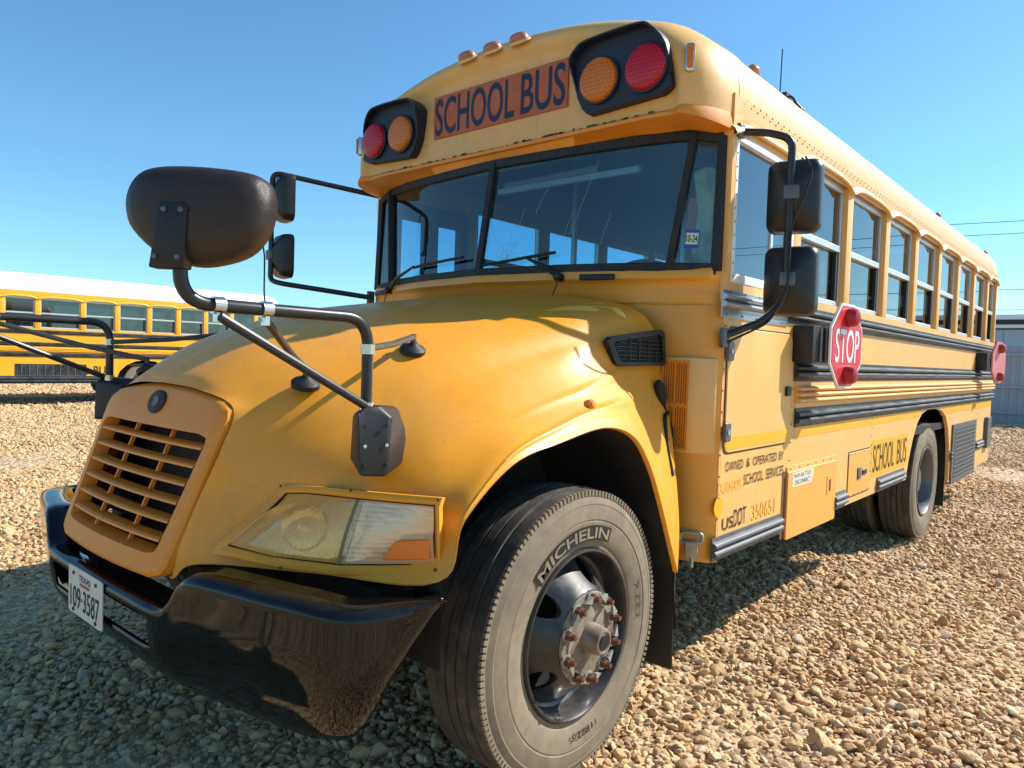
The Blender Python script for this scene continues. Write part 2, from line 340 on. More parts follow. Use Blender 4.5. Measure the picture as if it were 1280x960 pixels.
for k in range(9):
    bm = bmesh.new(); bmesh.ops.create_icosphere(bm, subdivisions=3, radius=1)
    nrm = rng.normal(size=(11, 3)); nrm /= np.linalg.norm(nrm, axis=1)[:, None]; h = rng.uniform(0.5, 0.88, 11)
    sc = np.array([1.0, rng.uniform(0.55, 0.85), rng.uniform(0.34, 0.55)])
    for v in bm.verts:
        d = np.array(v.co); dn = d / np.linalg.norm(d); r = 1.0
        for q, hh in zip(nrm, h):
            c = dn @ q
            if c > 1e-3: r = min(r, hh / c)
        v.co = Vector(dn * r * sc)
    me = bpy.data.meshes.new('stone_shape'); bm.to_mesh(me); bm.free(); me.shade_smooth(); me.set_sharp_from_angle(angle=R(40)); me.materials.append(STM)
    stones.objects.link(bpy.data.objects.new('stone_shape', me))
def scatter():
    fwd = np.array([-math.sin(R(41.14)), math.cos(R(41.14))]); rgt = np.array([fwd[1], -fwd[0]])
    P = []; 
    def band(d0, d1, sp, size, zoff=0.0):
        half = d1 * 0.80 + 0.5
        u = np.arange(d0, d1, sp); w = np.arange(-half, half, sp); U, Wd = np.meshgrid(u, w); U = U.ravel(); Wd = Wd.ravel()
        U = U + rng.uniform(-.5, .5, U.size) * sp; Wd = Wd + rng.uniform(-.5, .5, U.size) * sp
        k = np.abs(Wd) < U * 0.80 + 0.5; U, Wd = U[k], Wd[k]
        X = CAM.x + fwd[0] * U + rgt[0] * Wd; Y = CAM.y + fwd[1] * U + rgt[1] * Wd
        s = size * rng.lognormal(0, 0.33, X.size)
        P.append(np.stack([X, Y, s, np.full(X.size, zoff)], 1))
    band(1.2, 5.0, 0.029, 0.0175); band(1.2, 5.0, 0.058, 0.0245, 0.005)
    band(5.0, 9.0, 0.034, 0.0205); band(5.0, 9.0, 0.075, 0.027, 0.005)
    band(9.0, 16.0, 0.05, 0.029)
    band(16.0, 34.0, 0.105, 0.046)
    A = np.concatenate(P); n = len(A)
    z = np.array([gz(x, y) * math.exp(-((x * x + (y - 3) ** 2) / 900)) for x, y in A[:, :2]]) - 0.02
    co = np.stack([A[:, 0], A[:, 1], z + A[:, 3] + A[:, 2] * 0.15], 1)
    me = bpy.data.meshes.new('gravel'); me.vertices.add(n); me.vertices.foreach_set('co', co.ravel())
    rot = np.stack([rng.normal(0, 0.42, n), rng.normal(0, 0.42, n), rng.uniform(0, 6.283, n)], 1)
    for nm, ty, arr in (('rot', 'FLOAT_VECTOR', rot), ('size', 'FLOAT', A[:, 2]), ('tone', 'FLOAT', rng.beta(2.6, 1.9, n)), ('pick', 'INT', rng.integers(0, 9, n))):
        a = me.attributes.new(nm, ty, 'POINT'); a.data.foreach_set('vector' if ty == 'FLOAT_VECTOR' else 'value', np.ascontiguousarray(arr).ravel().astype(np.int32 if ty == 'INT' else np.float32))
    o = link('gravel', me); o['kind'] = 'stuff'; o['label'] = 'loose tan and brown crushed gravel covering the yard'; o['category'] = 'gravel'
    ng = bpy.data.node_groups.new('scatter_stones', 'GeometryNodeTree'); ng.interface.new_socket('Geometry', in_out='INPUT', socket_type='NodeSocketGeometry'); ng.interface.new_socket('Geometry', in_out='OUTPUT', socket_type='NodeSocketGeometry')
    N = ng.nodes; L = ng.links; gi = N.new('NodeGroupInput'); go = N.new('NodeGroupOutput'); ip = N.new('GeometryNodeInstanceOnPoints')
    ci = N.new('GeometryNodeCollectionInfo'); ci.inputs['Collection'].default_value = stones; ci.inputs['Separate Children'].default_value = True; ci.inputs['Reset Children'].default_value = True
    def attr(nm, ty):
        a = N.new('GeometryNodeInputNamedAttribute'); a.data_type = ty; a.inputs['Name'].default_value = nm
        return [s for s in a.outputs if s.enabled and s.name == 'Attribute'][0]
    L.new(gi.outputs[0], ip.inputs['Points']); L.new(ci.outputs[0], ip.inputs['Instance']); ip.inputs['Pick Instance'].default_value = True
    L.new(attr('pick', 'INT'), ip.inputs['Instance Index']); L.new(attr('rot', 'FLOAT_VECTOR'), ip.inputs['Rotation']); L.new(attr('size', 'FLOAT'), ip.inputs['Scale'])
    L.new(ip.outputs[0], go.inputs[0])
    md = o.modifiers.new('scatter', 'NODES'); md.node_group = ng
    print('stones', n)
scatter()

# ------------------------------------------------------------------ bus body (used for both buses)
ROOF = [(1.22, 2.56), (1.22, 2.66), (1.206, 2.755), (1.168, 2.845), (1.09, 2.922), (0.965, 3.003), (0.7, 3.08), (0.42, 3.127), (0, 3.152)]
ROOF_F = [np.array(p) for p in ROOF] + [np.array((-x, z)) for x, z in ROOF[-2::-1]]
ROOF_C = cr(ROOF_F, 5)
def rail_profile(z0, z1, d=0.026, nb=2):
    """(x offset, z) profile of a ribbed rail, from bottom to top, with flat flanges"""
    h = z1 - z0; P = [(0.0, z0), (0.006, z0), (0.006, z0 + h * 0.16)]
    bh = h * 0.68 / nb
    for k in range(nb):
        b0 = z0 + h * 0.16 + k * bh
        for t in (0.12, 0.3, 0.5, 0.7, 0.88):
            P.append((0.006 + d * math.sin(math.pi * t) ** 0.6, b0 + bh * t))
        P.append((0.007, b0 + bh))
    P += [(0.006, z1), (0.0, z1)]
    return P
def rail(name, root, side, y0, y1, z0, z1, mat, d=0.026, nb=2, x=1.22):
    m = MB(); P = rail_profile(z0, z1, d, nb)
    m.prism([(side * (x + a), y0, z) for a, z in P], [(side * (x + a), y1, z) for a, z in P])
    return m.build(name, mat, root, ang=25)
def window(root, side, ya, yb, z0, z1, zm, glass, fr=win_al, x=1.19):
    w = group_part('side_window', root); f = MB(); t = 0.022; s = side
    def bar(a, b, c, d, xx=x, tk=0.03): f.bx(s * (xx - tk), s * xx, a, b, c, d)
    bar(ya, yb, z0, z0 + 0.035); bar(ya, yb, z1 - 0.055, z1, x + .004); bar(ya, ya + t, z0 + .035, z1 - .055); bar(yb - t, yb, z0 + .035, z1 - .055)
    bar(ya + t, yb - t, zm - 0.016, zm + 0.022, x + 0.006, 0.04)
    f.build('frame', fr, w, bevel=0.003, segs=1)
    g1 = MB(); g1.bx(s * (x - 0.012), s * (x - 0.016), ya + t, yb - t, zm + 0.022, z1 - 0.055); g1.build('upper_pane', glass, w, smooth=False)
    g2 = MB(); g2.bx(s * (x - 0.022), s * (x - 0.026), ya + t, yb - t - 0.05, z0 + 0.035, zm - 0.016); g2.build('lower_pane', glass, w, smooth=False)
    ch = MB(); ch.bx(s * (x - 0.028), s * (x - 0.002), yb - t - 0.05, yb - t - .001, z0 + 0.035, zm - 0.016); ch.build('side_channel', rubber, w, smooth=False)
    return w
def brow(root, side, ya, yb, z):
    m = MB(); n = 10; rows = []
    prof = [(0.0, 0.035), (0.016, 0.02), (0.026, 0.0), (0.022, -0.008), (0.0, -0.004)]
    for i in range(n + 1):
        t = i / n; y = ya - 0.05 + (yb - ya + 0.1) * t; dz = -0.05 * (abs(2 * t - 1) ** 4)
        rows.append([(side * (1.2205 + a), y, z + dz + b) for a, b in prof])
    m.grid(rows); return m.build('window_brow', body_p, root)
def shell(root, ya, yb, starts, pw, arch, roofm, bodym, skirtm, low=0.61, both=True, roof0=None, glass=None, sill=1.845, top=2.585, zm=2.19, drv=True):
    """side walls, posts, windows, roof and rear wall of a bus body running from ya (front) to yb (rear)"""
    for s in (1, -1):
        poly = [(ya, sill), (ya, low)] + [p for p in arch] + [(yb, low), (yb, sill)]
        m = MB(); m.prism([(s * 1.22, y, z) for y, z in poly], [(s * 1.19, y, z) for y, z in poly]); m.build('side_panel', bodym, root, smooth=False)
        h = MB(); h.bx(s * 1.185, s * 1.221, ya, yb, top, 2.66); h.build('window_header', bodym, root, bevel=.002, segs=1)
        for k, y in enumerate(starts):
            p = MB(); p.bx(s * 1.165, s * 1.2215, y - pw, y, sill, top); p.build('window_post', bodym, root, bevel=0.006)
            e = (starts[k + 1] - pw) if k + 1 < len(starts) else yb - 0.07
            window(root, s, y, e, sill, top, zm, glass if s > 0 else g_far)
            if s > 0: brow(root, s, y, e, top)
        p = MB(); p.bx(s * 1.165, s * 1.2215, yb - .07, yb, sill, top); p.build('window_post', bodym, root, bevel=0.006)
    y0 = roof0 if roof0 is not None else ya
    rows = [[(p[0], y, p[1]) for p in ROOF_C] for y in np.linspace(y0, yb - 0.12, 22)]
    for dy, k in ((0.08, .012), (0.045, .03), (0.015, .06), (0.0, .1)):
        rows.append([(p[0] * (1 - k), yb - dy, 2.56 + (p[1] - 2.56) * (1 - 1.4 * k)) for p in ROOF_C])
    m = MB(); m.grid(rows); m.build('roof', roofm, root)
    inner = [[(p[0] * 0.972, y, 2.56 + (p[1] - 2.56) * 0.93) for p in ROOF_C] for y in (y0 + 0.05, yb - 0.1)]
    m = MB(); m.grid(inner); m.build('ceiling_lining', int_l, root)
    m = MB(); m.bx(-1.189, 1.189, yb - .05, yb - .004, .62, 1.9); m.bx(-1.189, -.75, yb - .05, yb - .004, 1.9, 2.62); m.bx(.75, 1.189, yb - .05, yb - .004, 1.9, 2.62); m.bx(-.74, .74, yb - .05, yb - .004, 2.45, 3.0)
    m.build('rear_wall', bodym, root, smooth=False)
    m = MB(); m.bx(-1.185, 1.185, ya + .03, yb - .06, 0.94, 1.0); m.build('floor', dark, root, smooth=False)
body_p = body_y
def tyre(root, xo, y, z, s, RR=0.522, W=0.275, name='tyre'):
    """tyre lathe: s=+1 outer face toward +x; xo is the outer sidewall plane"""
    c = (xo - s * W / 2, y, z); ax = (s, 0, 0); h = W / 2; k = RR / 0.525
    g = 0.013
    T = [(-h + .02, .500)]; 
    edges = np.linspace(-h + .026, h - .026, 6)
    for i in range(5):
        T += [(edges[i] + (.005 if i else -.004), .523 - (.006 if i in (0, 4) else 0)), (edges[i + 1] - (.005 if i < 4 else -.004), .523 - (.006 if i in (0, 4) else 0))]
        if i < 4: T += [(edges[i + 1] - .003, .523 - g), (edges[i + 1] + .003, .523 - g)]
    T += [(h - .02, .500)]
    t = MB(); t.lathe([(a, r * k) for a, r in T], c, ax, 96); tr = t.build(name, tread, root, ang=25)
    for q in (1, -1):
        S = [(h - .018, .506), (h - .012, .499), (h - .013, .494), (h - .006, .478), (h - .003, .470), (h - .004, .466), (h + .002, .44), (h + .004, .415), (h + .001, .411), (h + .003, .405), (h + .001, .375), (h - .004, .345), (h - .010, .33), (h - .014, .326), (h - .015, .312), (h - .024, .303), (h - .05, .295)]
        w = MB(); w.lathe([(q * a, r * k) for a, r in S], c, ax, 96); w.build('sidewall', side_w, tr, ang=20)
    lug = MB(); nn = 150                       # scalloped shoulder edge
    for i in range(nn):
        a = 2 * math.pi * i / nn; e = Vector((0, math.cos(a), math.sin(a))); rot = Matrix.Rotation(a, 3, 'X')
        lug.box(Vector(c) + Vector((s * (h - .016), 0, 0)) + e * (0.5075 * k), (0.012, 0.018, 0.0125), rot)
    o = lug.build('shoulder_ribs', side_w, tr, smooth=False); o['kind'] = 'stuff'
    return tr
def arc_text(root, s, xo, y, z, r0, r1, a0, a1, mat, name='tyre_lettering', bold=0.01):
    """text bent along the sidewall; angles in degrees from +y toward +z, running a0 -> a1"""
    def fn(u, v):
        a = R(a0 + (a1 - a0) * u); r = r0 + (r1 - r0) * v
        return (xo, y + r * math.cos(a), z + r * math.sin(a))
    return text(name, s, fn, mat, root, bold)
def band(root, xo, y, z, r0, r1, a0, a1, mat, name):
    m = MB(); n = 24; rows = [[(xo, y + r * math.cos(R(a0 + (a1 - a0) * i / n)), z + r * math.sin(R(a0 + (a1 - a0) * i / n))) for i in range(n + 1)] for r in (r0, (r0 + r1) / 2, r1)]
    m.grid(rows); return m.build(name, mat, root, smooth=False)
def boolean_cut(ob, cutter):
    md = ob.modifiers.new('cut', 'BOOLEAN'); md.operation = 'DIFFERENCE'; md.object = cutter; md.solver = 'EXACT'
    dg = bpy.context.evaluated_depsgraph_get(); me = bpy.data.meshes.new_from_object(ob.evaluated_get(dg))
    ob.modifiers.clear(); old = ob.data; ob.data = me; bpy.data.objects.remove(cutter)
    me.shade_smooth(); me.set_sharp_from_angle(angle=R(30))
    return ob
def front_wheel(root, s, xo, y, z, detail=True):
    w = group_part('front_wheel', root); tr = tyre(w, xo, y, z, s)
    ax = (s, 0, 0); c = (xo, y, z)
    m = MB(); P = [(-.012, .306), (-.003, .304), (-.002, .297), (-.012, .290), (-.05, .283), (-.082, .273), (-.090, .262), (-.082, .250), (-.05, .224), (-.012, .192), (.012, .174), (.020, .166), (.022, .158), (.022, .0), (.006, .0), (.006, .155), (-.004, .172), (-.03, .192), (-.068, .222), (-.105, .252), (-.105, .275), (-.07, .285), (-.05, .300), (-.02, .3095)]
    P.append(P[0]); m.lathe(P, c, ax, 64)
    rim = m.build('rim', rim_m, w, weld=True)
    cut = MB()
    for k in range(5):
        a = 2 * math.pi * k / 5 + R(70); cc = Vector(c) + Vector((0, math.cos(a), math.sin(a))) * 0.219
        cut.lathe([(-.25, .041), (.05, .041)], cc, ax, 20, cap0=True, cap1=True)
    cut = cut.build('cutter', dark, None, weld=True); boolean_cut(rim, cut)
    hub = MB(); hub.lathe([(.021, .162), (.028, .158), (.030, .118), (.034, .105), (.034, .056), (.085, .048), (.094, .043), (.096, .036), (.092, .032), (.094, .0)], c, ax, 40); hub.build('hub', hubm, w)
    cp = MB(); cp.lathe([(.0935, .028), (.097, .026), (.097, .0)], c, ax, 24); cp.build('hub_cap', plas, w)
    for k in range(10):
        a = 2 * math.pi * (k + .5) / 10; e = Vector((0, math.cos(a), math.sin(a))); cc = Vector(c) + e * .1425 + Vector((s * .029, 0, 0))
        pl = MB(); pl.lathe([(0, .026), (.006, .026), (.007, .0)], cc, ax, 8); po = pl.build('nut_plate', zinc, w, smooth=False)
        nt = MB(); nt.lathe([(.006, .0175), (.022, .0175), (.025, .015), (.026, .011), (.042, .010), (.044, .0)], cc, ax, 6); nt.build('lug_nut', rust, w, ang=20)
        cl = MB(); t = Vector((0, -e.z, e.y)); q = cc + Vector((s * .012, 0, 0))
        cl.prism([q + t * .018 + e * .012, q + t * .018 - e * .014, q + t * .060 - e * .004], [q + t * .018 + e * .012 + Vector((s * .014, 0, 0)), q + t * .018 - e * .014 + Vector((s * .014, 0, 0)), q + t * .060 - e * .004 + Vector((s * .010, 0, 0))]); cl.build('nut_clip', zinc, w, smooth=False)
    br = MB(); br.lathe([(-.16, .26), (-.16, .0)], c, ax, 32); br.build('brake_drum', dark, w)
    return w
def rear_wheel(root, s, xo, y, z):
    w = group_part('rear_wheel', root); tyre(w, xo, y, z, s); tyre(w, xo - s * .34, y, z, s, name='inner_tyre')
    c = (xo, y, z); ax = (s, 0, 0)
    m = MB(); m.lathe([(-.012, .306), (-.003, .304), (-.002, .296), (-.012, .289), (-.06, .280), (-.13, .266), (-.155, .258), (-.158, .235), (-.145, .19), (-.15, .12), (-.10, .11), (-.06, .10), (-.055, .0)], c, ax, 64); m.build('rim', pmat('rear_rim', (0.16, 0.16, 0.17), 0.4, metal=0.4, dirt=(.1, .08, .06), dirt_amt=.6, dirt_scale=6), w)
    for k in range(10):
        a = 2 * math.pi * (k + .5) / 10; e = Vector((0, math.cos(a), math.sin(a)))
        nt = MB(); nt.lathe([(-.145, .02), (-.115, .02), (-.11, .0)], Vector(c) + e * .1425, ax, 6); nt.build('lug_nut', rust, w, smooth=False)
    return w

# ------------------------------------------------------------------ the school bus
bus = thing('school_bus', 'large yellow conventional school bus with sloping hood filling the picture', 'bus', (0, 0, 0), 'school buses in the yard')
YA, YB, WB = 0.90, 8.38, 5.19
POSTS = [1.768 + 0.857 * k for k in range(8)]
ARCH = [(4.304, .61), (4.36, .75), (4.47, .92), (4.6, 1.05), (4.75, 1.12), (4.95, 1.148), (5.3, 1.148), (5.55, 1.12), (5.75, 1.05), (5.88, .93), (5.96, .77), (5.99, .61)]
shell(bus, YA, YB, POSTS, 0.105, ARCH, roof_p, body_y, skirt_y, glass=g_side, roof0=0.95)
# rear lower skirt with radiator grille
m = MB(); m.bx(1.19, 1.2195, 6.0, YB - .02, .42, .612); m.build('rear_skirt', body_y, bus, smooth=False)
# driver window
dw = group_part('driver_window', bus); m = MB(); y0, y1, z0, z1 = .935, 1.655, 1.845, 2.50
f = MB(); f.bx(1.17, 1.2235, y0, y1, z0, z0 + .04); f.bx(1.17, 1.2235, y0, y0 + .03, z0 + .04, z1); f.bx(1.17, 1.2235, y1 - .03, y1, z0 + .04, z1); f.bx(1.17, 1.2235, y0 + .03, y1 - .03, z1 - .035, z1); f.build('frame', white_p, dw, bevel=.003, segs=1)
m = MB(); m.bx(1.196, 1.200, y0 + .03, y1 - .03, z0 + .04, z1 - .035); m.build('pane', g_driver, dw, smooth=False)
m = MB(); m.bx(1.195, 1.207, 1.40, 1.425, z0 + .04, z1 - .035); m.build('mullion', win_al, dw, smooth=False)
m = MB(); m.bx(1.17, 1.2215, YA, y0, 1.845, 2.585); m.bx(1.17, 1.2215, y0, y1, z1, 2.585); m.build('driver_pillar', body_y, bus, smooth=False)
brow(bus, 1, y0, y1, 2.53)
# passenger side front door area
m = MB(); m.bx(-1.2215, -1.17, YA, .96, 1.845, 2.585); m.bx(-1.2215, -1.17, .96, 1.66, 2.50, 2.585); m.build('door_pillar', body_y, bus, smooth=False)
m = MB(); m.bx(-1.2, -1.196, .96, 1.66, 1.845, 2.5); m.build('door_glass', g_far, bus, smooth=False)
m = MB(); m.bx(-1.19, -1.14, .96, 1.04, 1.0, 2.5); m.bx(-1.19, -1.14, 1.25, 1.37, 1.0, 2.5); m.bx(-1.19, -1.14, 1.58, 1.66, 1.0, 2.5); m.bx(-1.19, -1.14, 1.04, 1.25, 2.38, 2.5); m.bx(-1.19, -1.14, 1.37, 1.58, 2.38, 2.5); m.build('door_frame', int_d, bus, smooth=False)
# rub rails
rail('rub_rail', bus, 1, 1.63, YB, 1.705, 1.80, black_r, nb=2)
rail('rub_rail', bus, 1, .855, 1.62, 1.715, 1.805, alu_r, nb=2, d=.022)
m = MB(); m.bx(1.2195, 1.226, .855, 1.62, 1.685, 1.714); m.build('rail_flange', alu_r, bus, smooth=False)
rail('rub_rail', bus, 1, 1.75, YB, 1.405, 1.51, black_r)
rail('side_corrugation', bus, 1, 1.78, YB, 1.262, 1.402, body_y, nb=3, d=.03)
rail('rub_rail', bus, 1, 1.785, YB, 1.158, 1.258, black_r)
for q in (1.158, 1.405, 1.705): rail('rub_rail', bus, -1, YA + .8, YB, q, q + .1, black_r)
m = MB(); m.bx(1.2195, 1.2215, 1.79, 4.70, 1.100, 1.155); m.bx(1.2195, 1.2215, 5.62, YB - .03, 1.085, 1.155); m.build('reflective_stripe', stripe_y, bus, smooth=False)
for a, b in ((.850, 1.64), (2.50, 2.725), (3.45, 4.20), (6.0, 6.03), (7.40, 7.85)):
    rail('skirt_rail', bus, 1, a, b, .612, .716, step_r, d=.024, nb=2, x=1.221)
# access door below driver window
door = group_part('access_door', bus)
def slab(name, y0, y1, z0, z1, r, x0, x1, mat, parent, bev=.003):
    P = rrect(y0, y1, z0, z1, r); m = MB(); m.prism([(x1, y, z) for y, z in P], [(x0, y, z) for y, z in P]); return m.build(name, mat, parent, bevel=bev, segs=1)
slab('door_seal', .925, 1.705, 1.078, 1.652, .05, 1.2195, 1.2225, letter_k, door, 0)
slab('door_skin', .932, 1.698, 1.085, 1.645, .045, 1.2195, 1.2285, body_y, door)
slab('door_stripe', .945, 1.690, 1.100, 1.155, .004, 1.2285, 1.2295, stripe_y, door, 0)
for y, z in ((.928, 1.539), (.928, 1.181)):
    slab('hinge', y - .028, y + .028, z - .042, z + .042, .008, 1.2285, 1.246, step_r, door); slab('hinge_screw', y - .01, y + .01, z - .012, z + .012, .008, 1.246, 1.250, zinc, door, 0)
slab('door_latch', 1.615, 1.675, 1.328, 1.378, .012, 1.2285, 1.243, plas, door)
# battery door, fuel door
bd = group_part('battery_door', bus)
slab('door_skin', 1.705, 2.50, .565, .925, .018, 1.2215, 1.2345, skirt_y, bd)
slab('door_hinge', 1.705, 2.535, .925, .952, .004, 1.2205, 1.228, body_y, bd, 0)
slab('door_latch', 2.33, 2.42, .735, .845, .012, 1.2345, 1.2375, skirt_y, bd, 0); slab('latch_slot', 2.36, 2.39, .75, .82, .008, 1.2375, 1.239, rust, bd, 0)
slab('label_plate', 1.765, 2.085, .862, .915, .006, 1.2345, 1.2355, plate_w, bd, 0); slab('label_plate', 1.765, 2.06, .84, .8615, .004, 1.2345, 1.2355, plate_w, bd, 0)
def side_text(name, s, y0, y1, z0, z1, mat, parent, x=1.2232, slant=0.0, bold=0.0):
    return text(name, s, lambda u, v: (x, y0 + (y1 - y0) * u + slant * v, z0 + (z1 - z0) * v), mat, parent, bold)
side_text('label_text', 'MAIN BATTERY', 1.785, 2.055, .884, .908, letter_k, bd, 1.2358)
side_text('label_text', 'DISCONNECT', 1.80, 2.04, .848, .874, letter_k, bd, 1.2360)
slab('door_gap', 1.655, 1.70, .575, .93, .004, 1.2205, 1.2212, rust, bd, 0)
fd = group_part('fuel_door', bus)
slab('door_seal', 2.765, 3.25, .650, .948, .01, 1.2195, 1.2215, letter_k, fd, 0); slab('door_skin', 2.773, 3.242, .657, .940, .01, 1.2195, 1.2255, skirt_y, fd)
slab('latch', 2.96, 3.03, .755, .835, .01, 1.2255, 1.233, step_r, fd); slab('latch', 3.07, 3.16, .775, .81, .01, 1.2255, 1.233, plas, fd)
# writing on the side
for w_, a_, b_ in (('OWNED', .965, 1.155), ('&', 1.192, 1.232), ('OPERATED', 1.268, 1.565), ('BY', 1.597, 1.66)): side_text('lettering', w_, a_, b_, 1.000, 1.043, letter_k, bus, bold=.0)
side_text('faded_lettering', 'DURHAM', .905, 1.14, .905, .955, letter_fy, bus, bold=.0)
side_text('lettering', 'SCHOOL', 1.17, 1.40, .918, .968, letter_k, bus, bold=.0); side_text('lettering', 'SERVICES', 1.435, 1.665, .918, .968, letter_k, bus, bold=.0)
side_text('lettering', 'US', .955, 1.07, .735, .79, letter_k, bus); side_text('lettering', 'DOT', 1.075, 1.21, .733, .815, letter_k, bus)
side_text('faded_lettering', '350651', 1.28, 1.57, .735, .81, letter_fy, bus)
m = MB(); m.lathe([(0, .045), (.0015, .045), (.0016, 0)], (1.2205, .912, .848), (1, 0, 0), 28); m.build('yellow_dot', stripe_y, bus, smooth=False)
side_text('bus_number', '29', 2.62, 2.80, 1.545, 1.625, letter_ghost, bus, bold=.0)
slab('lettering_ground', 3.29, 4.30, .735, .985, .004, 1.2205, 1.2215, stripe_y, bus, 0)
side_text('lettering', 'SCHOOL', 3.33, 3.89, .76, .955, letter_k, bus, bold=.0); side_text('lettering', 'BUS', 3.98, 4.26, .76, .955, letter_k, bus, bold=.0)
# rear grille and mud flap on the skirt
rg = group_part('radiator_vent', bus)
m = MB(); m.ring([(1.236, y, z) for y, z in rrect(6.05, 7.33, .378, .965, .01)], [(1.236, y, z) for y, z in rrect(6.13, 7.25, .43, .915, .01)]); m.prism([(1.2358, y, z) for y, z in rrect(6.05, 7.33, .378, .965, .01)], [(1.2205, y, z) for y, z in rrect(6.05, 7.33, .378, .965, .01)]); m.build('vent_frame', step_r, rg, smooth=False)
m = MB(); m.bx(1.2362, 1.2368, 6.13, 7.25, .43, .915); m.build('vent_screen', pmat('mesh_screen', (.05, .05, .05), .6, bump=.8, bscale=160), rg, smooth=False)
for k in range(11):
    z = .452 + k * .043; m = MB(); m.box((1.2395, 6.69, z), (.004, 1.12, .012), Matrix.Rotation(R(25), 3, 'Y')); m.build('vent_slat', step_r, rg, smooth=False)
slab('rear_corner_flap', 7.95, 8.2, .60, .96, .01, 1.2205, 1.26, step_r, bus)
# rivets
rv = MB()
def rivet(x, y, z, r=.0055):
    rv.add([(x + r * .7, y, z), (x, y + r, z), (x, y + r * .5, z + r * .87), (x, y - r * .5, z + r * .87), (x, y - r, z), (x, y - r * .5, z - r * .87), (x, y + r * .5, z - r * .87)], [(0, i, i % 6 + 1) for i in range(1, 7)])
for y in np.arange(1.0, YB, .072): rivet(1.2215, y, 2.635); rivet(1.2215, y + .03, 2.655)
for y in np.arange(1.8, YB, .12):
    for z in (1.41, 1.506, 1.163, 1.253, 1.71, 1.796): rivet(1.2275, y, z)
for y in np.arange(.9, 1.62, .16): rivet(1.2275, y, 1.70); rivet(1.2275, y + .03, 1.80); rivet(1.228, y, .62); rivet(1.228, y, .708)
for z in np.arange(.7, 1.7, .095): rivet(1.2215, .905, z); rivet(1.2215, 1.745, z)
for y in (3.27, 5.95, 7.45):
    for z in np.arange(.66, 1.15, .06): rivet(1.2215, y, z)
for y in np.arange(1.75, 2.52, .13): rivet(1.229, y, .94)
for y in np.arange(2.8, 3.24, .1): rivet(1.2258, y, .665); rivet(1.2258, y, .932)
for z in np.arange(1.87, 2.5, .06): rivet(1.2238, .947, z)
o = rv.build('rivets', step_r, bus, smooth=False); o['kind'] = 'stuff'

# ---- front cap above the windshield
capb = 2.555
def cap_row(y, kx, kz):
    return [(x * (1 - kx / 1.22), y, capb + (max(z, 2.56) - capb) * (1 - kz / 0.62)) for x, z in ROOF_C]
rows = [cap_row(*q) for q in ((1.06, -.004, -.004), (1.0, -.002, -.003), (.92, .004, .0), (.85, .014, .004), (.79, .032, .014), (.74, .055, .030), (.70, .08, .052), (.675, .105, .078), (.664, .125, .10), (.668, .145, .125), (.684, .165, .15), (.697, .185, .175), (.70, .21, .20), (.70, .28, .28), (.70, .5, .45), (.70, .8, .57), (.70, 1.1, .615))]
m = MB(); m.grid(rows); cap = m.build('front_cap', cap_y, bus, ang=60)
lipx = [(0, .70), (.5, .70), (.9, .70), (1.0, .70), (1.035, .697), (1.055, .684), (1.075, .668), (1.095, .664), (1.115, .675), (1.14, .70), (1.165, .74), (1.188, .79), (1.206, .85), (1.216, .92), (1.222, 1.0), (1.224, 1.06)]
LIP = [(x, y) for x, y in lipx]; LIP = [(-x, y) for x, y in LIP[::-1]] + LIP[1:]
WT = [(0, .703, 2.492), (.5, .75, 2.497), (.8, .805, 2.503), (1.05, .878, 2.508), (1.17, .905, 2.478), (1.20, .95, 2.478)]
WBm = [(0, .608, 1.90), (.5, .675, 1.90), (.8, .762, 1.90), (.97, .834, 1.90), (1.165, .875, 1.89), (1.2, .925, 1.885)]
def wline(T, x, k):
    return float(np.interp(abs(x), [t[0] for t in T], [t[k] for t in T]))
m = MB(); lz = lambda x: 2.558 - .05 * max(0, (abs(x) - .9) / .32) ** 2
m.grid([[(x, y + .004, 2.575) for x, y in LIP], [(x * 1.004, y - .014, lz(x) + .004) for x, y in LIP], [(x * 1.004, y - .014, lz(x) - .012) for x, y in LIP], [(x, y + .01, lz(x) - .014) for x, y in LIP],
        [(x * .985, max(wline(WT, x, 1) - .02, y + .02), wline(WT, x, 2) + .012) for x, y in LIP]])
m.build('cap_lip', pmat('soffit_orange_paint', (0.76, 0.27, 0.022), 0.45, noise=.06), bus, ang=40)
# chipped paint along the lip
ch = MB()
for i in range(70):
    x = random.uniform(-.95, 1.06); w = random.uniform(.006, .028); h = random.uniform(.003, .011)
    ch.bx(x - w / 2, x + w / 2, .6845, .687, lz(x) + .006, lz(x) + .006 + h) if abs(x) < .95 else None
o = ch.build('paint_chips', pmat('chip_rust', (.14, .07, .05), .8), bus, smooth=False); o['kind'] = 'stuff'
# sign
sg = group_part('header_sign', bus)
m = MB(); m.bx(-.469, .469, .690, .6985, 2.69, 2.922); m.build('sign_plate', sign_o, sg, smooth=False)
def front_text(name, s, x0, x1, z0, z1, y, mat, parent, bold=0.0):
    return text(name, s, lambda u, v: (x0 + (x1 - x0) * u, y, z0 + (z1 - z0) * v), mat, parent, bold)
front_text('sign_lettering', 'SCHOOL', -.455, .13, 2.703, 2.908, .6885, letter_n, sg, .012)
front_text('sign_lettering', 'BUS', .175, .455, 2.703, 2.908, .6885, letter_n, sg, .012)
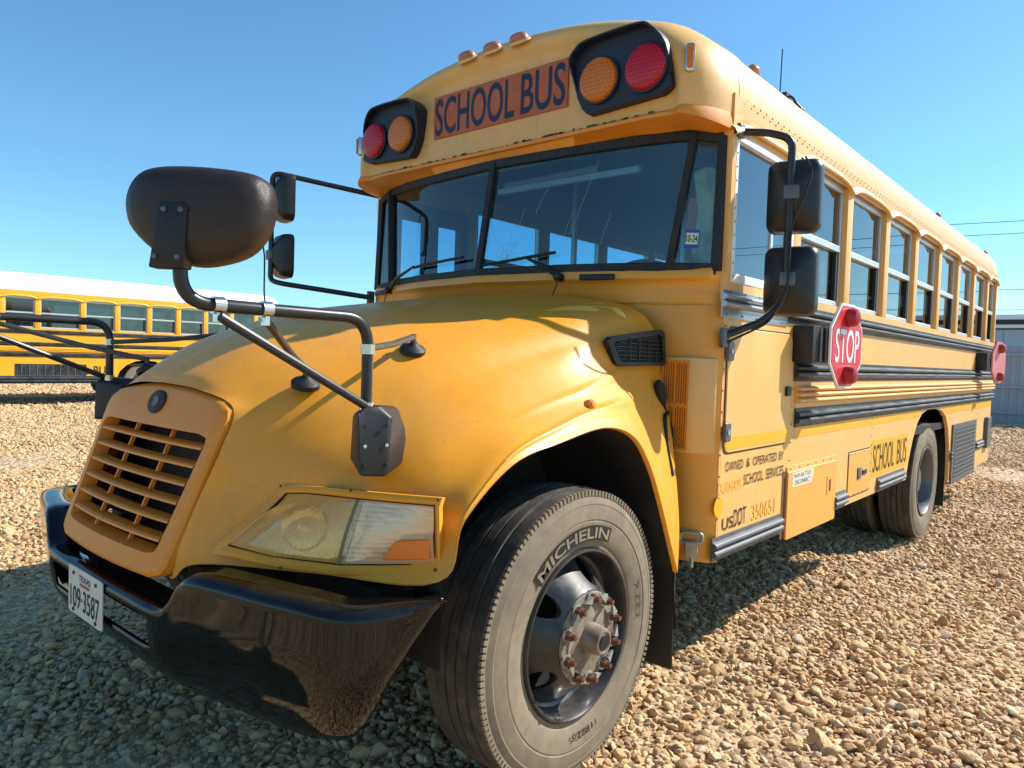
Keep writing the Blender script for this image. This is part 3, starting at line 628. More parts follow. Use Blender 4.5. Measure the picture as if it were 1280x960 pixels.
# warning lamps
def lens_mat(base, name):
    m = base.copy(); m.name = name; n = m.node_tree.nodes; l = m.node_tree.links; tc = n.new('ShaderNodeTexCoord')
    ck = n.new('ShaderNodeTexBrick'); ck.inputs['Scale'].default_value = 1; ck.inputs['Mortar Size'].default_value = .0035; ck.inputs['Mortar Smooth'].default_value = .6; ck.inputs['Brick Width'].default_value = .019; ck.inputs['Row Height'].default_value = .019
    mp = n.new('ShaderNodeMapping'); mp.inputs['Rotation'].default_value = (R(90), 0, 0); l.new(tc.outputs['Object'], mp.inputs[0]); l.new(mp.outputs[0], ck.inputs['Vector'])
    bp = n.new('ShaderNodeBump'); bp.inputs['Strength'].default_value = 1; bp.inputs['Distance'].default_value = .004; bp.invert = True; l.new(ck.outputs['Fac'], bp.inputs['Height'])
    l.new(bp.outputs[0], n['Principled BSDF'].inputs['Normal']); return m
red_t = lens_mat(red_l, 'red_warning_lens'); amb_t = lens_mat(amb_l, 'amber_warning_lens')
for s in (1, -1):
    wb = group_part('warning_lamp_box', bus)
    P = [(.56, 2.70), (.542, 2.80), (.537, 2.865), (.568, 2.903), (.63, 2.930), (.89, 2.936), (.965, 2.908), (1.028, 2.825), (1.043, 2.70), (1.05, 2.655), (1.0, 2.63), (.62, 2.612), (.59, 2.64)]
    m = MB(); m.prism([(s * x, .646, z) for x, z in P], [(s * x, .70, z) for x, z in P]); m.build('backplate', navy, wb, smooth=False)
    V = [(.56, 2.70), (.54, 2.80), (.535, 2.865), (.568, 2.905), (.63, 2.932), (.89, 2.938), (.965, 2.91), (1.03, 2.825), (1.045, 2.70)]
    V = [(float(a), float(b)) for a, b in cr(V, 3)]; cx, cz = .80, 2.76; n = len(V)
    dp = [.0 + .05 * min(1, max(0, (min(i, n - 1 - i)) / (n * .22))) for i in range(n)]
    o1 = [(s * x, .69, z) for x, z in V]; o2 = [(s * x, .65 - d, z + .0) for (x, z), d in zip(V, dp)]; i2 = [(s * (cx + (x - cx) * .965), .65 - d, cz + (z - cz) * .95) for (x, z), d in zip(V, dp)]; i1 = [(s * (cx + (x - cx) * .965), .655, cz + (z - cz) * .95) for x, z in V]
    m = MB(); m.grid([o1, o2, i2, i1]); m.build('visor', navy, wb, ang=40)
    for x, mt in ((.688, amb_t), (.931, red_t)):
        lp = MB(); lp.lathe([(0, .099), (.022, .098), (.03, .093), (.036, .08), (.041, .05), (.042, 0)], (s * x, .646, 2.748), (0, -1, 0), 48); lp.build('lamp_lens', mt, wb)
        rg_ = MB(); rg_.lathe([(0, .107), (.014, .107), (.016, .099), (.0, .099)], (s * x, .646, 2.748), (0, -1, 0), 48); rg_.build('lamp_bezel', navy, wb)
    ml = group_part('marker_lamp', bus); dn = Vector((s * .55, -.83, 0)).normalized(); tn = Vector((-dn.y, dn.x, 0)) * (1 if s > 0 else -1); c0 = Vector((s * 1.118, .676, 2.755))
    def mk(w, h, a, b): 
        L = rrect(-w, w, -h, h, w * .7, 4); return [c0 + tn * q + Vector((0, 0, r_)) + dn * a for q, r_ in L], [c0 + tn * q + Vector((0, 0, r_)) + dn * b for q, r_ in L]
    m = MB(); m.prism(*mk(.020, .058, .016, -.03)); m.build('lamp_housing', chrome, ml, bevel=.003)
    m = MB(); m.prism(*mk(.013, .046, .028, .014)); m.build('lamp_lens', amb_l, ml, bevel=.004)
def roof_lamp(x, y, z, nrm, lens=amb_d, sc=1.0):
    c = group_part('clearance_lamp', bus); nrm = Vector(nrm).normalized(); q = nrm.to_track_quat('Z', 'Y').to_matrix()
    def dome(w, d, h, k, n=20):
        rows = []
        for t in np.linspace(0, 1, 6):
            e = math.cos(t * math.pi / 2) ** .6; rows.append([Vector((x, y, z)) + q @ Vector((w * e * math.copysign(abs(math.cos(a)) ** .7, math.cos(a)), d * e * math.copysign(abs(math.sin(a)) ** .7, math.sin(a)), k + h * math.sin(t * math.pi / 2))) for a in np.linspace(0, 2 * math.pi, n, endpoint=False)])
        return rows
    m = MB(); m.grid(dome(.062 * sc, .04 * sc, .02, -.01), True); m.build('lamp_base', cap_y, c); m = MB(); m.grid(dome(.052 * sc, .032 * sc, .034, .004), True); m.build('lamp_lens', lens, c)
for x in (-.182, 0, .182): roof_lamp(x, .655, 3.062, (0, -.75, 1))
for y in (1.36, 5.55, 8.2): roof_lamp(1.09, y, 2.915, (1, 0, .95), sc=.8)
# antenna with torn wiring on the roof edge
an = group_part('antenna', bus); m = MB(); m.tube([(1.03, 1.87, 2.955), (1.03, 1.88, 3.22)], .0035, 6); m.build('whip', plas, an)
m = MB(); m.box((1.06, 1.86, 2.945), (.05, .07, .035)); m.tube(smoothpath([(1.09, 1.80, 2.92), (1.13, 1.78, 2.915), (1.16, 1.83, 2.85), (1.14, 1.90, 2.88), (1.1, 1.88, 2.93), (1.13, 1.97, 2.89)], .03), .007, 6); m.build('torn_mount', plas, an, bevel=0)

# ---- windshield
m = MB()
def plan_low(x):
    return float(np.interp(abs(x), [0, .95, 1.05, 1.13, 1.18, 1.21, 1.221], [.80, .80, .805, .825, .855, .885, .915]))
XS = list(np.linspace(-1, 1, 41)); XS = [math.copysign(1.221 * (1 - (1 - abs(t)) ** 1.6), t) for t in XS]
pw_ = lambda x: wline([(a, b, c) for a, b, c in WBm] + [(1.221, .95, 1.885)], x, 1)
rows = []
for z, k, off in ((1.912, 0, .012), (1.905, 0, -.012), (1.885, 0, -.028), (1.858, 0, -.030), (1.845, .0, -.008), (1.835, .05, .0), (1.80, .15, 0), (1.752, .4, 0), (1.744, .5, .008), (1.737, .55, 0), (1.6, 1, 0), (1.2, 1, 0), (.9, 1, 0), (.605, 1, 0), (.60, 1, .02)):
    rows.append([(x, pw_(x) * (1 - k) + plan_low(x) * k + off * (1 if abs(x) < 1.15 else max(0, (1.221 - abs(x)) / .071)), z) for x in XS])
m.grid(rows); m.build('cowl', pmat('cowl_yellow_paint', (0.80, 0.335, 0.035), 0.42, coat=.1, noise=.06, nscale=3, dirt=(.6, .36, .14), dirt_amt=.35, dirt_scale=2), bus, ang=40)
def wpt(T, x, off=0): return Vector((x, wline(T, x, 1) - off, wline(T, x, 2)))
def pane(name, x0, x1, xt0, xt1, mat):
    n = 10; m = MB(); rows = []
    for j in range(5):
        t = j / 4; rows.append([wpt(WBm, x0 + (x1 - x0) * i / n) * (1 - t) + wpt(WT, xt0 + (xt1 - xt0) * i / n) * t for i in range(n + 1)])
    m.grid(rows); return m.build(name, mat, bus)
for s in (1, -1):
    pane('windshield_pane', 0, s * .97, 0, s * 1.05, g_wind); pane('corner_pane', s * .97, s * 1.165, s * 1.05, s * 1.17, g_wind)
fr = MB()
def bar(P, w, d):
    P = [Vector(p) for p in P]
    for a, b in zip(P[:-1], P[1:]):
        t = (b - a); rot = t.to_track_quat('X', 'Z').to_matrix(); fr.box((a + b) / 2, (t.length + .004, d, w), rot)
xs = np.linspace(-1.175, 1.175, 25)
bar([wpt(WBm, x, .006) + Vector((0, 0, .006)) for x in xs], .05, .03)
bar([wpt(WT, x, .004) + Vector((0, 0, -.008)) for x in np.linspace(-1.17, 1.17, 25)], .045, .03)
def vbar(b, t, w, d):
    b, t = Vector(b), Vector(t); e = t - b; rot = e.to_track_quat('Z', 'Y').to_matrix(); fr.box((b + t) / 2, (w, d, e.length), rot)
vbar(wpt(WBm, 0, .008), wpt(WT, 0, .008), .038, .03)
for s in (1, -1):
    vbar(wpt(WBm, s * .97, .008), wpt(WT, s * 1.05, .008), .042, .03); vbar(wpt(WBm, s * 1.175, .006), wpt(WT, s * 1.175, .006), .04, .04)
fr.build('windshield_frame', rubber, bus, bevel=.004, segs=1)
# cracks and inspection sticker on the glass
ck = MB()
def wsurf(x, t, off=.004): return wpt(WBm, x, off) * (1 - t) + wpt(WT, x, off) * t
cx, ct = .16, .14
def wsurf2(x, t): 
    p = wpt(WBm, x, .004) * (1 - t) + wpt(WT, x, .004) * t; return p
for k in range(17):
    a = 2 * math.pi * k / 17 + random.uniform(-.1, .1); L = random.uniform(.05, .22); P = []
    for j in range(7):
        r = L * j / 6; a2 = a + random.uniform(-.16, .16); P.append(wsurf2(cx + r * math.cos(a2) * 1.0, max(.03, ct + r * math.sin(a2) / .6)))
    ck.tube(P, .0007, 3, False)
for r in (.018, .04, .07):
    P = [wsurf2(cx + r * (1 + random.uniform(-.12, .12)) * math.cos(a), max(.03, ct + r * (1 + random.uniform(-.12, .12)) * math.sin(a) / .6)) for a in np.linspace(0, 2 * math.pi, 26)]
    ck.tube(P[random.randint(0, 6):random.randint(12, 25)], .0007, 3, False)
for x0, t0, x1, t1 in ((.36, .72, .30, .50), (.23, .55, .21, .38), (.62, .88, .48, .15), (.70, .45, .66, .2), (.52, .5, .46, .2)):
    ck.tube([wsurf2(x0 + (x1 - x0) * j / 8 + random.uniform(-.004, .004), t0 + (t1 - t0) * j / 8) for j in range(9)], .0007, 3, False)
o = ck.build('glass_cracks', crack_m, bus, smooth=False); o['kind'] = 'stuff'
st = group_part('inspection_sticker', bus)
def cpt(u, t, off): return (wpt(WBm, .97 + (.2) * u, off) * (1 - t) + wpt(WT, 1.05 + .12 * u, off) * t)
m = MB(); m.add([cpt(.26, .165, .003), cpt(.60, .165, .003), cpt(.60, .30, .003), cpt(.26, .30, .003)], [(0, 1, 2, 3)]); m.build('sticker_border', pmat('sticker_blue', (.03, .07, .35), .5), st, smooth=False)
m = MB(); m.add([cpt(.28, .19, .0045), cpt(.58, .19, .0045), cpt(.58, .275, .0045), cpt(.28, .275, .0045)], [(0, 1, 2, 3)]); m.build('sticker_paper', pmat('sticker_green', (.55, .68, .42), .6), st, smooth=False)
text('sticker_text', '10-24', lambda u, v: cpt(.295 + .27 * u, .205 + .055 * v, .006), letter_k, st, .01)
# wipers
for s, bx_, ex in ((1, .50, .1), (-1, -.93, -.45)):
    wp = group_part('wiper', bus)
    p0 = wpt(WBm, bx_, .05) + Vector((0, 0, -.03)); 
    p1 = wpt(WBm, .30 if s > 0 else -.58, .03) + Vector((0, 0, .072 if s > 0 else .085))
    m = MB(); m.tube([p0 + Vector((0, .01, 0)), p0 * .6 + p1 * .4 + Vector((0, -.015, .012)), p1], [.013, .011, .006], 8); m.lathe([(-.03, .02), (.014, .02), (.02, .012), (.02, 0)], p0, (0, -1, .1), 16); m.build('wiper_arm', plas, wp)
    a, b, za_, zb_ = (.03, .46, .045, .09) if s > 0 else (-.60, -.12, .080, .10)
    m = MB(); m.tube([wpt(WBm, x, .018) + Vector((0, 0, za_ + (zb_ - za_) * i / 8)) for i, x in enumerate(np.linspace(a, b, 9))], .008, 6); m.build('wiper_blade', rubber, wp)
    m = MB(); m.tube(smoothpath([p0 + Vector((0, -.015, -.01)), p0 + Vector((.02, -.03, -.04)), p0 + Vector((-.01, -.03, -.10))], .02), .003, 6); m.build('washer_hose', plas, wp)
    h = MB(); hx = .68 if s > 0 else -1.04; q = wpt(WBm, hx, .04) + Vector((0, 0, -.035)); t = (wpt(WBm, hx + .08, 0) - wpt(WBm, hx - .08, 0)).normalized(); rot = t.to_track_quat('X', 'Z').to_matrix()
    h.box(q, (.17, .022, .028), rot); h.build('grab_handle', plas, bus, bevel=.006)

# ---- hood and fenders: control rows from the grille edge back to the cowl, columns from the centre line to the lip
HOOD = [
 [(0,-.985,1.352),(.25,-.978,1.34),(.455,-.962,1.292),(.478,-1.01,1.17),(.46,-1.06,1.04),(.445,-1.10,.93),(.43,-1.125,.84),(.425,-1.13,.775)],
 [(0,-.93,1.405),(.26,-.925,1.388),(.505,-.905,1.30),(.545,-.95,1.16),(.53,-.99,1.04),(.515,-1.04,.94),(.505,-1.07,.875),(.50,-1.08,.83)],
 [(0,-.76,1.512),(.29,-.76,1.488),(.585,-.755,1.375),(.70,-.785,1.22),(.78,-.815,1.075),(.798,-.828,.97),(.805,-.858,.885),(.82,-.90,.838)],
 [(0,-.55,1.592),(.33,-.55,1.567),(.655,-.56,1.455),(.81,-.60,1.29),(.97,-.66,1.14),(1.062,-.683,1.02),(1.105,-.698,.925),(1.165,-.727,.850)],
 [(0,-.42,1.632),(.35,-.42,1.607),(.69,-.44,1.497),(.855,-.48,1.345),(1.005,-.54,1.215),(1.10,-.58,1.125),(1.158,-.62,1.062),(1.185,-.647,1.015)],
 [(0,-.28,1.668),(.37,-.28,1.645),(.72,-.30,1.538),(.885,-.33,1.40),(.988,-.365,1.318),(1.082,-.40,1.245),(1.158,-.43,1.193),(1.187,-.447,1.157)],
 [(0,-.12,1.695),(.38,-.12,1.675),(.75,-.13,1.578),(.905,-.15,1.45),(1.00,-.17,1.368),(1.09,-.19,1.297),(1.162,-.20,1.246),(1.188,-.21,1.209)],
 [(0,.06,1.722),(.39,.06,1.704),(.775,.06,1.62),(.925,.055,1.50),(1.018,.05,1.405),(1.10,.048,1.328),(1.163,.045,1.278),(1.188,.044,1.244)],
 [(0,.22,1.745),(.40,.22,1.730),(.795,.225,1.658),(.94,.235,1.545),(1.008,.245,1.435),(1.09,.245,1.33),(1.163,.24,1.243),(1.188,.234,1.201)],
 [(0,.36,1.765),(.40,.36,1.752),(.81,.37,1.69),(.95,.39,1.582),(.997,.42,1.445),(1.08,.41,1.29),(1.163,.38,1.145),(1.188,.359,1.085)],
 [(0,.48,1.780),(.40,.485,1.770),(.82,.51,1.715),(.955,.55,1.61),(.987,.60,1.43),(1.085,.56,1.18),(1.166,.495,.975),(1.188,.465,.914)],
 [(0,.60,1.795),(.40,.62,1.788),(.825,.67,1.735),(.955,.74,1.635),(.988,.79,1.42),(1.10,.715,1.07),(1.168,.655,.80),(1.188,.622,.607)]]
SUBR, SUBC = 7, 16
rows1 = [cr(r, SUBC) for r in HOOD]
cols = [cr([r[j] for r in rows1], SUBR) for j in range(len(rows1[0]))]
HG = [[cols[j][i] for j in range(len(cols))] for i in range(len(cols[0]))]      # half grid, row i, col j
for r in HG:
    for p in r: p[0] = max(p[0], 0.0)
    r[0][0] = 0.0
# pressed ridges running back along the fender
def ridge(p, i, j):
    u = i / SUBR; v = j / SUBC
    if u < 3.2: return 0
    k = min(1, (u - 3.2) / 1.6) * min(1, max(0, (9.7 - u) / 1.4))
    v3 = 6.3 - .38 * (u - 5); v2 = 4.75 - .22 * (u - 6)
    return k * (.005 * math.exp(-((v - v2) / .13) ** 2) * min(1, max(0, (u - 5) / 2)) + .008 * math.exp(-((v - v3) / .13) ** 2))
A = np.array(HG); du = np.gradient(A, axis=0); dv = np.gradient(A, axis=1); NR = np.cross(dv, du); NR /= np.maximum(np.linalg.norm(NR, axis=2, keepdims=True), 1e-9)
if NR[20, 40, 2] < 0: NR = -NR
for i in range(A.shape[0]):
    for j in range(A.shape[1]): A[i, j] += NR[i, j] * ridge(A[i, j], i, j)
def hood_pt(u, v, off=0.0):
    i = min(int(round(u * SUBR)), A.shape[0] - 1); j = min(int(round(v * SUBC)), A.shape[1] - 1); return Vector(A[i, j] + NR[i, j] * off)
m = MB()
for s in (1, -1):
    G = A * np.array([s, 1, 1]); rows = [list(map(tuple, r)) for r in G]
    # flange turned in below the lip
    for i, r in enumerate(rows):
        x, y, z = r[-1]; u = i / SUBR
        a = A[max(i - 1, 0), -1]; b = A[min(i + 1, A.shape[0] - 1), -1]; t = np.array([0, b[1] - a[1], b[2] - a[2]]); t /= max(np.linalg.norm(t), 1e-6); nn = np.array([0, t[2], -t[1]])
        if nn[2] > 0 and u < 3.0: nn = -nn
        if u >= 3.0: cc = np.array([0, -.03 - y, .5 - z]); nn = cc / np.linalg.norm(cc)
        r.append((x - s * .004, y + nn[1] * .005, z + nn[2] * .005)); r.append((x - s * .035, y + nn[1] * .006, z + nn[2] * .006))
    m.grid(rows)
hood = m.build('hood', hood_y, bus, weld=True, ang=50)
# inner wheel wells
for s in (1, -1):
    m = MB(); lipi = [A[i, -1] for i in range(3 * SUBR, A.shape[0])]
    lipi = [np.array([0, p[1], p[2]]) for p in lipi]; cen = np.array([0, -.03, .5])
    ins = [p + (cen - p) / np.linalg.norm(p - cen) * .010 for p in lipi]; ins[0] = ins[0] + np.array([0, 0, .0])
    ins = [ins[0] + np.array([0, 0, -.25])] + ins + [np.array([0, .66, .35])]
    m.grid([[(s * x, p[1], p[2]) for p in ins] for x in (1.172, .95, .62)]); m.grid([[(s * .62, p[1], p[2]) for p in ins], [(s * .62, -.03 + (p[1] + .03) * .3, .5 + (p[2] - .5) * .1) for p in ins]])
    m.build('wheel_liner', liner, bus, ang=40)
    mf = MB(); mf.bx(s * .88, s * 1.165, .64, .655, .18, .64); mf.build('mud_flap', rubber, bus, bevel=.004)
m = MB(); m.bx(-.56, .56, -.70, .62, .5, 1.2); m.bx(-.62, .62, -.2, .60, 1.2, 1.45); m.build('engine_block', dark, bus, smooth=False)
m = MB(); m.bx(-.43, .43, -.86, -.82, .72, 1.22); m.build('radiator', pmat('radiator_core', (.02, .02, .02), .5, bump=.5, bscale=200), bus, smooth=False)
m = MB(); m.bx(-1.0, 1.0, -.80, -.70, .72, .80); m.bx(-.45, -.35, -1.05, 8.2, .55, .8); m.bx(.35, .45, -1.05, 8.2, .55, .8); m.tube([(-.9, 0, .48), (.9, 0, .48)], .06, 8); m.tube([(-.95, WB, .5), (.95, WB, .5)], .1, 8); m.build('chassis_frame', dark, bus, smooth=False)
for s in (1, -1):
    m = MB(); m.bx(s * .50, s * 1.188, 4.28, 4.30, .8, 1.2); m.bx(s * .50, s * 1.188, 5.99, 6.01, .45, 1.2); m.bx(s * .5, s * 1.188, 4.3, 5.99, 1.19, 1.21); m.build('rear_wheel_liner', liner, bus, smooth=False)
m = MB(); m.bx(.62, 1.18, 6.04, 6.06, .16, .6); m.build('mud_flap', rubber, bus, smooth=False)

# ---- grille
gr = group_part('grille', bus)
def gpl(x, z):      # point on the leaning, bowed grille face
    t = (1.285 - z) / .46; return Vector((x, -.985 - .165 * t - .05 * (1 - (x / .47) ** 2) * (.4 + .6 * t) * .7, z))
def gloop(w_t, w_b, zt, zb, r, dy=0, arch_=0.0):
    P = []
    base = rrect(-1, 1, 0, 1, .001, 1); n = 14
    L = []
    for i in range(n): L.append((-1 + 2 * i / n, 1))
    for i in range(n): L.append((1, 1 - i / n))
    for i in range(n): L.append((1 - 2 * i / n, 0))
    for i in range(n): L.append((-1, i / n))
    for u, v in L:
        # round the corners
        ru = r / ((w_t + w_b) / 2); rv = r / (zt - zb); du = max(0, abs(u) - (1 - ru)) / ru; dvv = max(0, (v - (1 - rv)) / rv, ((rv - v) / rv))
        if du > 0 and dvv > 0:
            q = math.hypot(du, dvv); k = max(du, dvv) / q if q > 0 else 1
            u2 = math.copysign(1 - ru + ru * du * k, u); v2 = (1 - rv + rv * dvv * k) if v > .5 else (rv - rv * dvv * k)
        else: u2, v2 = u, v
        w = w_b + (w_t - w_b) * v2; z = zb + (zt - zb) * v2 + arch_ * (1 - u2 * u2) * v2; p = gpl(u2 * w, z); P.append(Vector((p.x, p.y + dy, p.z)))
    return P
o0 = gloop(.476, .428, 1.298, .772, .05, .03, .052); o1 = gloop(.472, .424, 1.294, .776, .05, .008, .050); o2 = gloop(.462, .414, 1.284, .787, .05, -.001, .047)
i0 = gloop(.418, .365, 1.205, .840, .03, -.004, .0); i1 = gloop(.408, .357, 1.198, .848, .03, .05, .0)
m = MB(); m.grid([o0, o1, o2, i0, i1], True)
m.grid([[p + Vector((0, 0.0, 0)) for p in o0], [Vector((p.x * 1.01, p.y + .03, p.z * 1.0 + .004)) for p in o0]], True); m.build('grille_frame', grille_y, gr, ang=30)
ns = 6
for k in range(ns):
    v = (k + .62) / (ns + .25); z = .848 + (1.198 - .848) * v; w = .357 + (.408 - .357) * v; sl = MB(); nX = 12; rws = []
    for dy, dz in ((.0, .006), (-.010, .002), (-.012, -.005), (.0, -.009), (.036, .0), (.038, .007)):
        rws.append([gpl(-w + 2 * w * i / nX, z) + Vector((0, dy + .008, dz)) for i in range(nX + 1)])
    sl.grid([rws[j] for j in (0, 1, 2, 3, 4, 5, 0)]); sl.build('slat', grille_y, gr, ang=35)
for x in (-.135, .15):
    for k in range(ns + 1):
        za = .848 + .35 * max(0, (k - .38 + .0)) / (ns + .25); zb_ = .848 + .35 * min(ns + .25, (k + .62)) / (ns + .25)
        za += .012 if k else 0; zb_ -= .010 if k < ns else 0; d = MB(); a = gpl(x * (1 + .0), za) + Vector((0, .02, 0)); b = gpl(x, zb_) + Vector((0, .02, 0)); d.prism([a + Vector((-.0045, -.002, 0)), a + Vector((.0045, -.002, 0)), a + Vector((.0045, .012, 0)), a + Vector((-.0045, .012, 0))], [b + Vector((-.0045, -.002, 0)), b + Vector((.0045, -.002, 0)), b + Vector((.0045, .012, 0)), b + Vector((-.0045, .012, 0))]); d.build('divider', grille_y, gr, smooth=False)
em = group_part('emblem', bus); c = gpl(0, 1.284) + Vector((0, -.006, 0)); nrm = Vector((0, -.94, .34)).normalized(); up = Vector((0, .34, .94))
m = MB(); P = [c + Vector((1, 0, 0)) * .062 * math.cos(a) + up * .043 * math.sin(a) for a in np.linspace(0, 2 * math.pi, 32, endpoint=False)]
m.prism([p + nrm * .004 for p in P], [p - nrm * .03 for p in P]); m.build('badge', badge_m, em, bevel=.002)
m = MB(); Q = [(-.018, -.018), (.008, -.02), (.022, -.008), (.022, .01), (.008, .02), (-.018, .018)]
m.prism([c + Vector((x, 0, 0)) + up * z + nrm * .0065 for x, z in Q], [c + Vector((x, 0, 0)) + up * z + nrm * .002 for x, z in Q]); m.build('badge_mark', badge_l, em, smooth=False)

# ---- bumper
BP = [(0, -1.205), (.2, -1.203), (.413, -1.197), (.56, -1.175), (.72, -1.14), (.9, -1.10), (1.02, -1.065), (1.09, -1.03), (1.135, -.985), (1.165, -.925), (1.185, -.85), (1.198, -.79), (1.203, -.735)]
bxs = [t for t in BP]
Pm = [np.array((-x, y)) for x, y in BP[::-1]] + [np.array(p) for p in BP[1:]]
Pm = cr(Pm, 4)
def btop(x, y):
    ax = abs(x); base = .705 + (.828 - .705) * (1 / (1 + math.exp(-(ax - .535) / .018))); return base - .02 * max(0, (ax - 1.0) / .2)
def bbot(x, y):
    ax = abs(x); b = float(np.interp(ax, [0, .45, 1.0, 1.14, 1.203], [.455, .45, .44, .455, .53])); 
    if ax > 1.1: b += .30 * max(0, (y + .93) / .20) ** 1.3
    return b
rows = []
nbm = [np.array((0, 0))] * len(Pm)
tang = np.gradient(np.array(Pm), axis=0)
HOLE = (5, 7)
for kk in ((1.0, .115), (1.0, .03), (.985, .008), (.955, .0), (.91, .001), (.86, .004), (.70, .004), (.50, .012), (.38, .022), (.2, .045), (.06, .075), (0.0, .09), (.0, .13)):
    f_, off = kk; row = []
    for p, t in zip(Pm, tang):
        n_ = np.array((-t[1], t[0])); n_ /= np.linalg.norm(n_)      # pointing inward (+y)
        if n_ @ (np.array((0, -.45)) - p) < 0: n_ = -n_
        zt, zb = btop(*p), bbot(*p); q = p + n_ * off; row.append((q[0], q[1], zb + (zt - zb) * f_))
    rows.append(row)
m = MB(); m.v = [tuple(map(float, p)) for r in rows for p in r]; nc = len(rows[0])
for i in range(len(rows) - 1):
    for k in range(nc - 1):
        if HOLE[0] <= i < HOLE[1] and max(abs(Pm[k][0]), abs(Pm[k + 1][0])) < .418: continue
        m.f.append((i * nc + k, i * nc + k + 1, (i + 1) * nc + k + 1, (i + 1) * nc + k))
bumper = m.build('bumper', bump_m, bus, ang=60)
sol = bumper.modifiers.new('thick', 'SOLIDIFY'); sol.thickness = .012; sol.offset = 0
pl = group_part('license_plate', bus)
def plp(u, v, o): return (-.19 + .305 * u, -1.213 - o, .548 + .162 * v)
m = MB(); P = rrect(0, 1, 0, 1, .05); m.prism([plp(u, v, .004) for u, v in P], [plp(u, v, 0) for u, v in P]); m.build('plate_blank', plate_w, pl, smooth=False)
text('plate_state', 'TEXAS', lambda u, v: plp(.33 + .34 * u, .76 + .13 * v, .0055), letter_n, pl, .01)
text('plate_number', '109\u00b73587', lambda u, v: plp(.07 + .86 * u, .14 + .46 * v, .0055), letter_k, pl, .005)
m = MB(); m.add([plp(.36, .66, .0053), plp(.64, .66, .0053), plp(.64, .72, .0053), plp(.36, .72, .0053)], [(0, 1, 2, 3)]); m.build('plate_band', plate_r, pl, smooth=False)
for u, v in ((.17, .87), (.83, .87), (.17, .09), (.83, .09)):
    m = MB(); m.lathe([(0, .008), (.004, .006), (.005, 0)], plp(u, v, .004), (0, -1, 0), 8); m.build('plate_bolt', rust, pl)
m = MB(); m.bx(-.12, .05, -1.21, -1.19, .60, .66); m.build('plate_bracket', dark, bus, smooth=False)

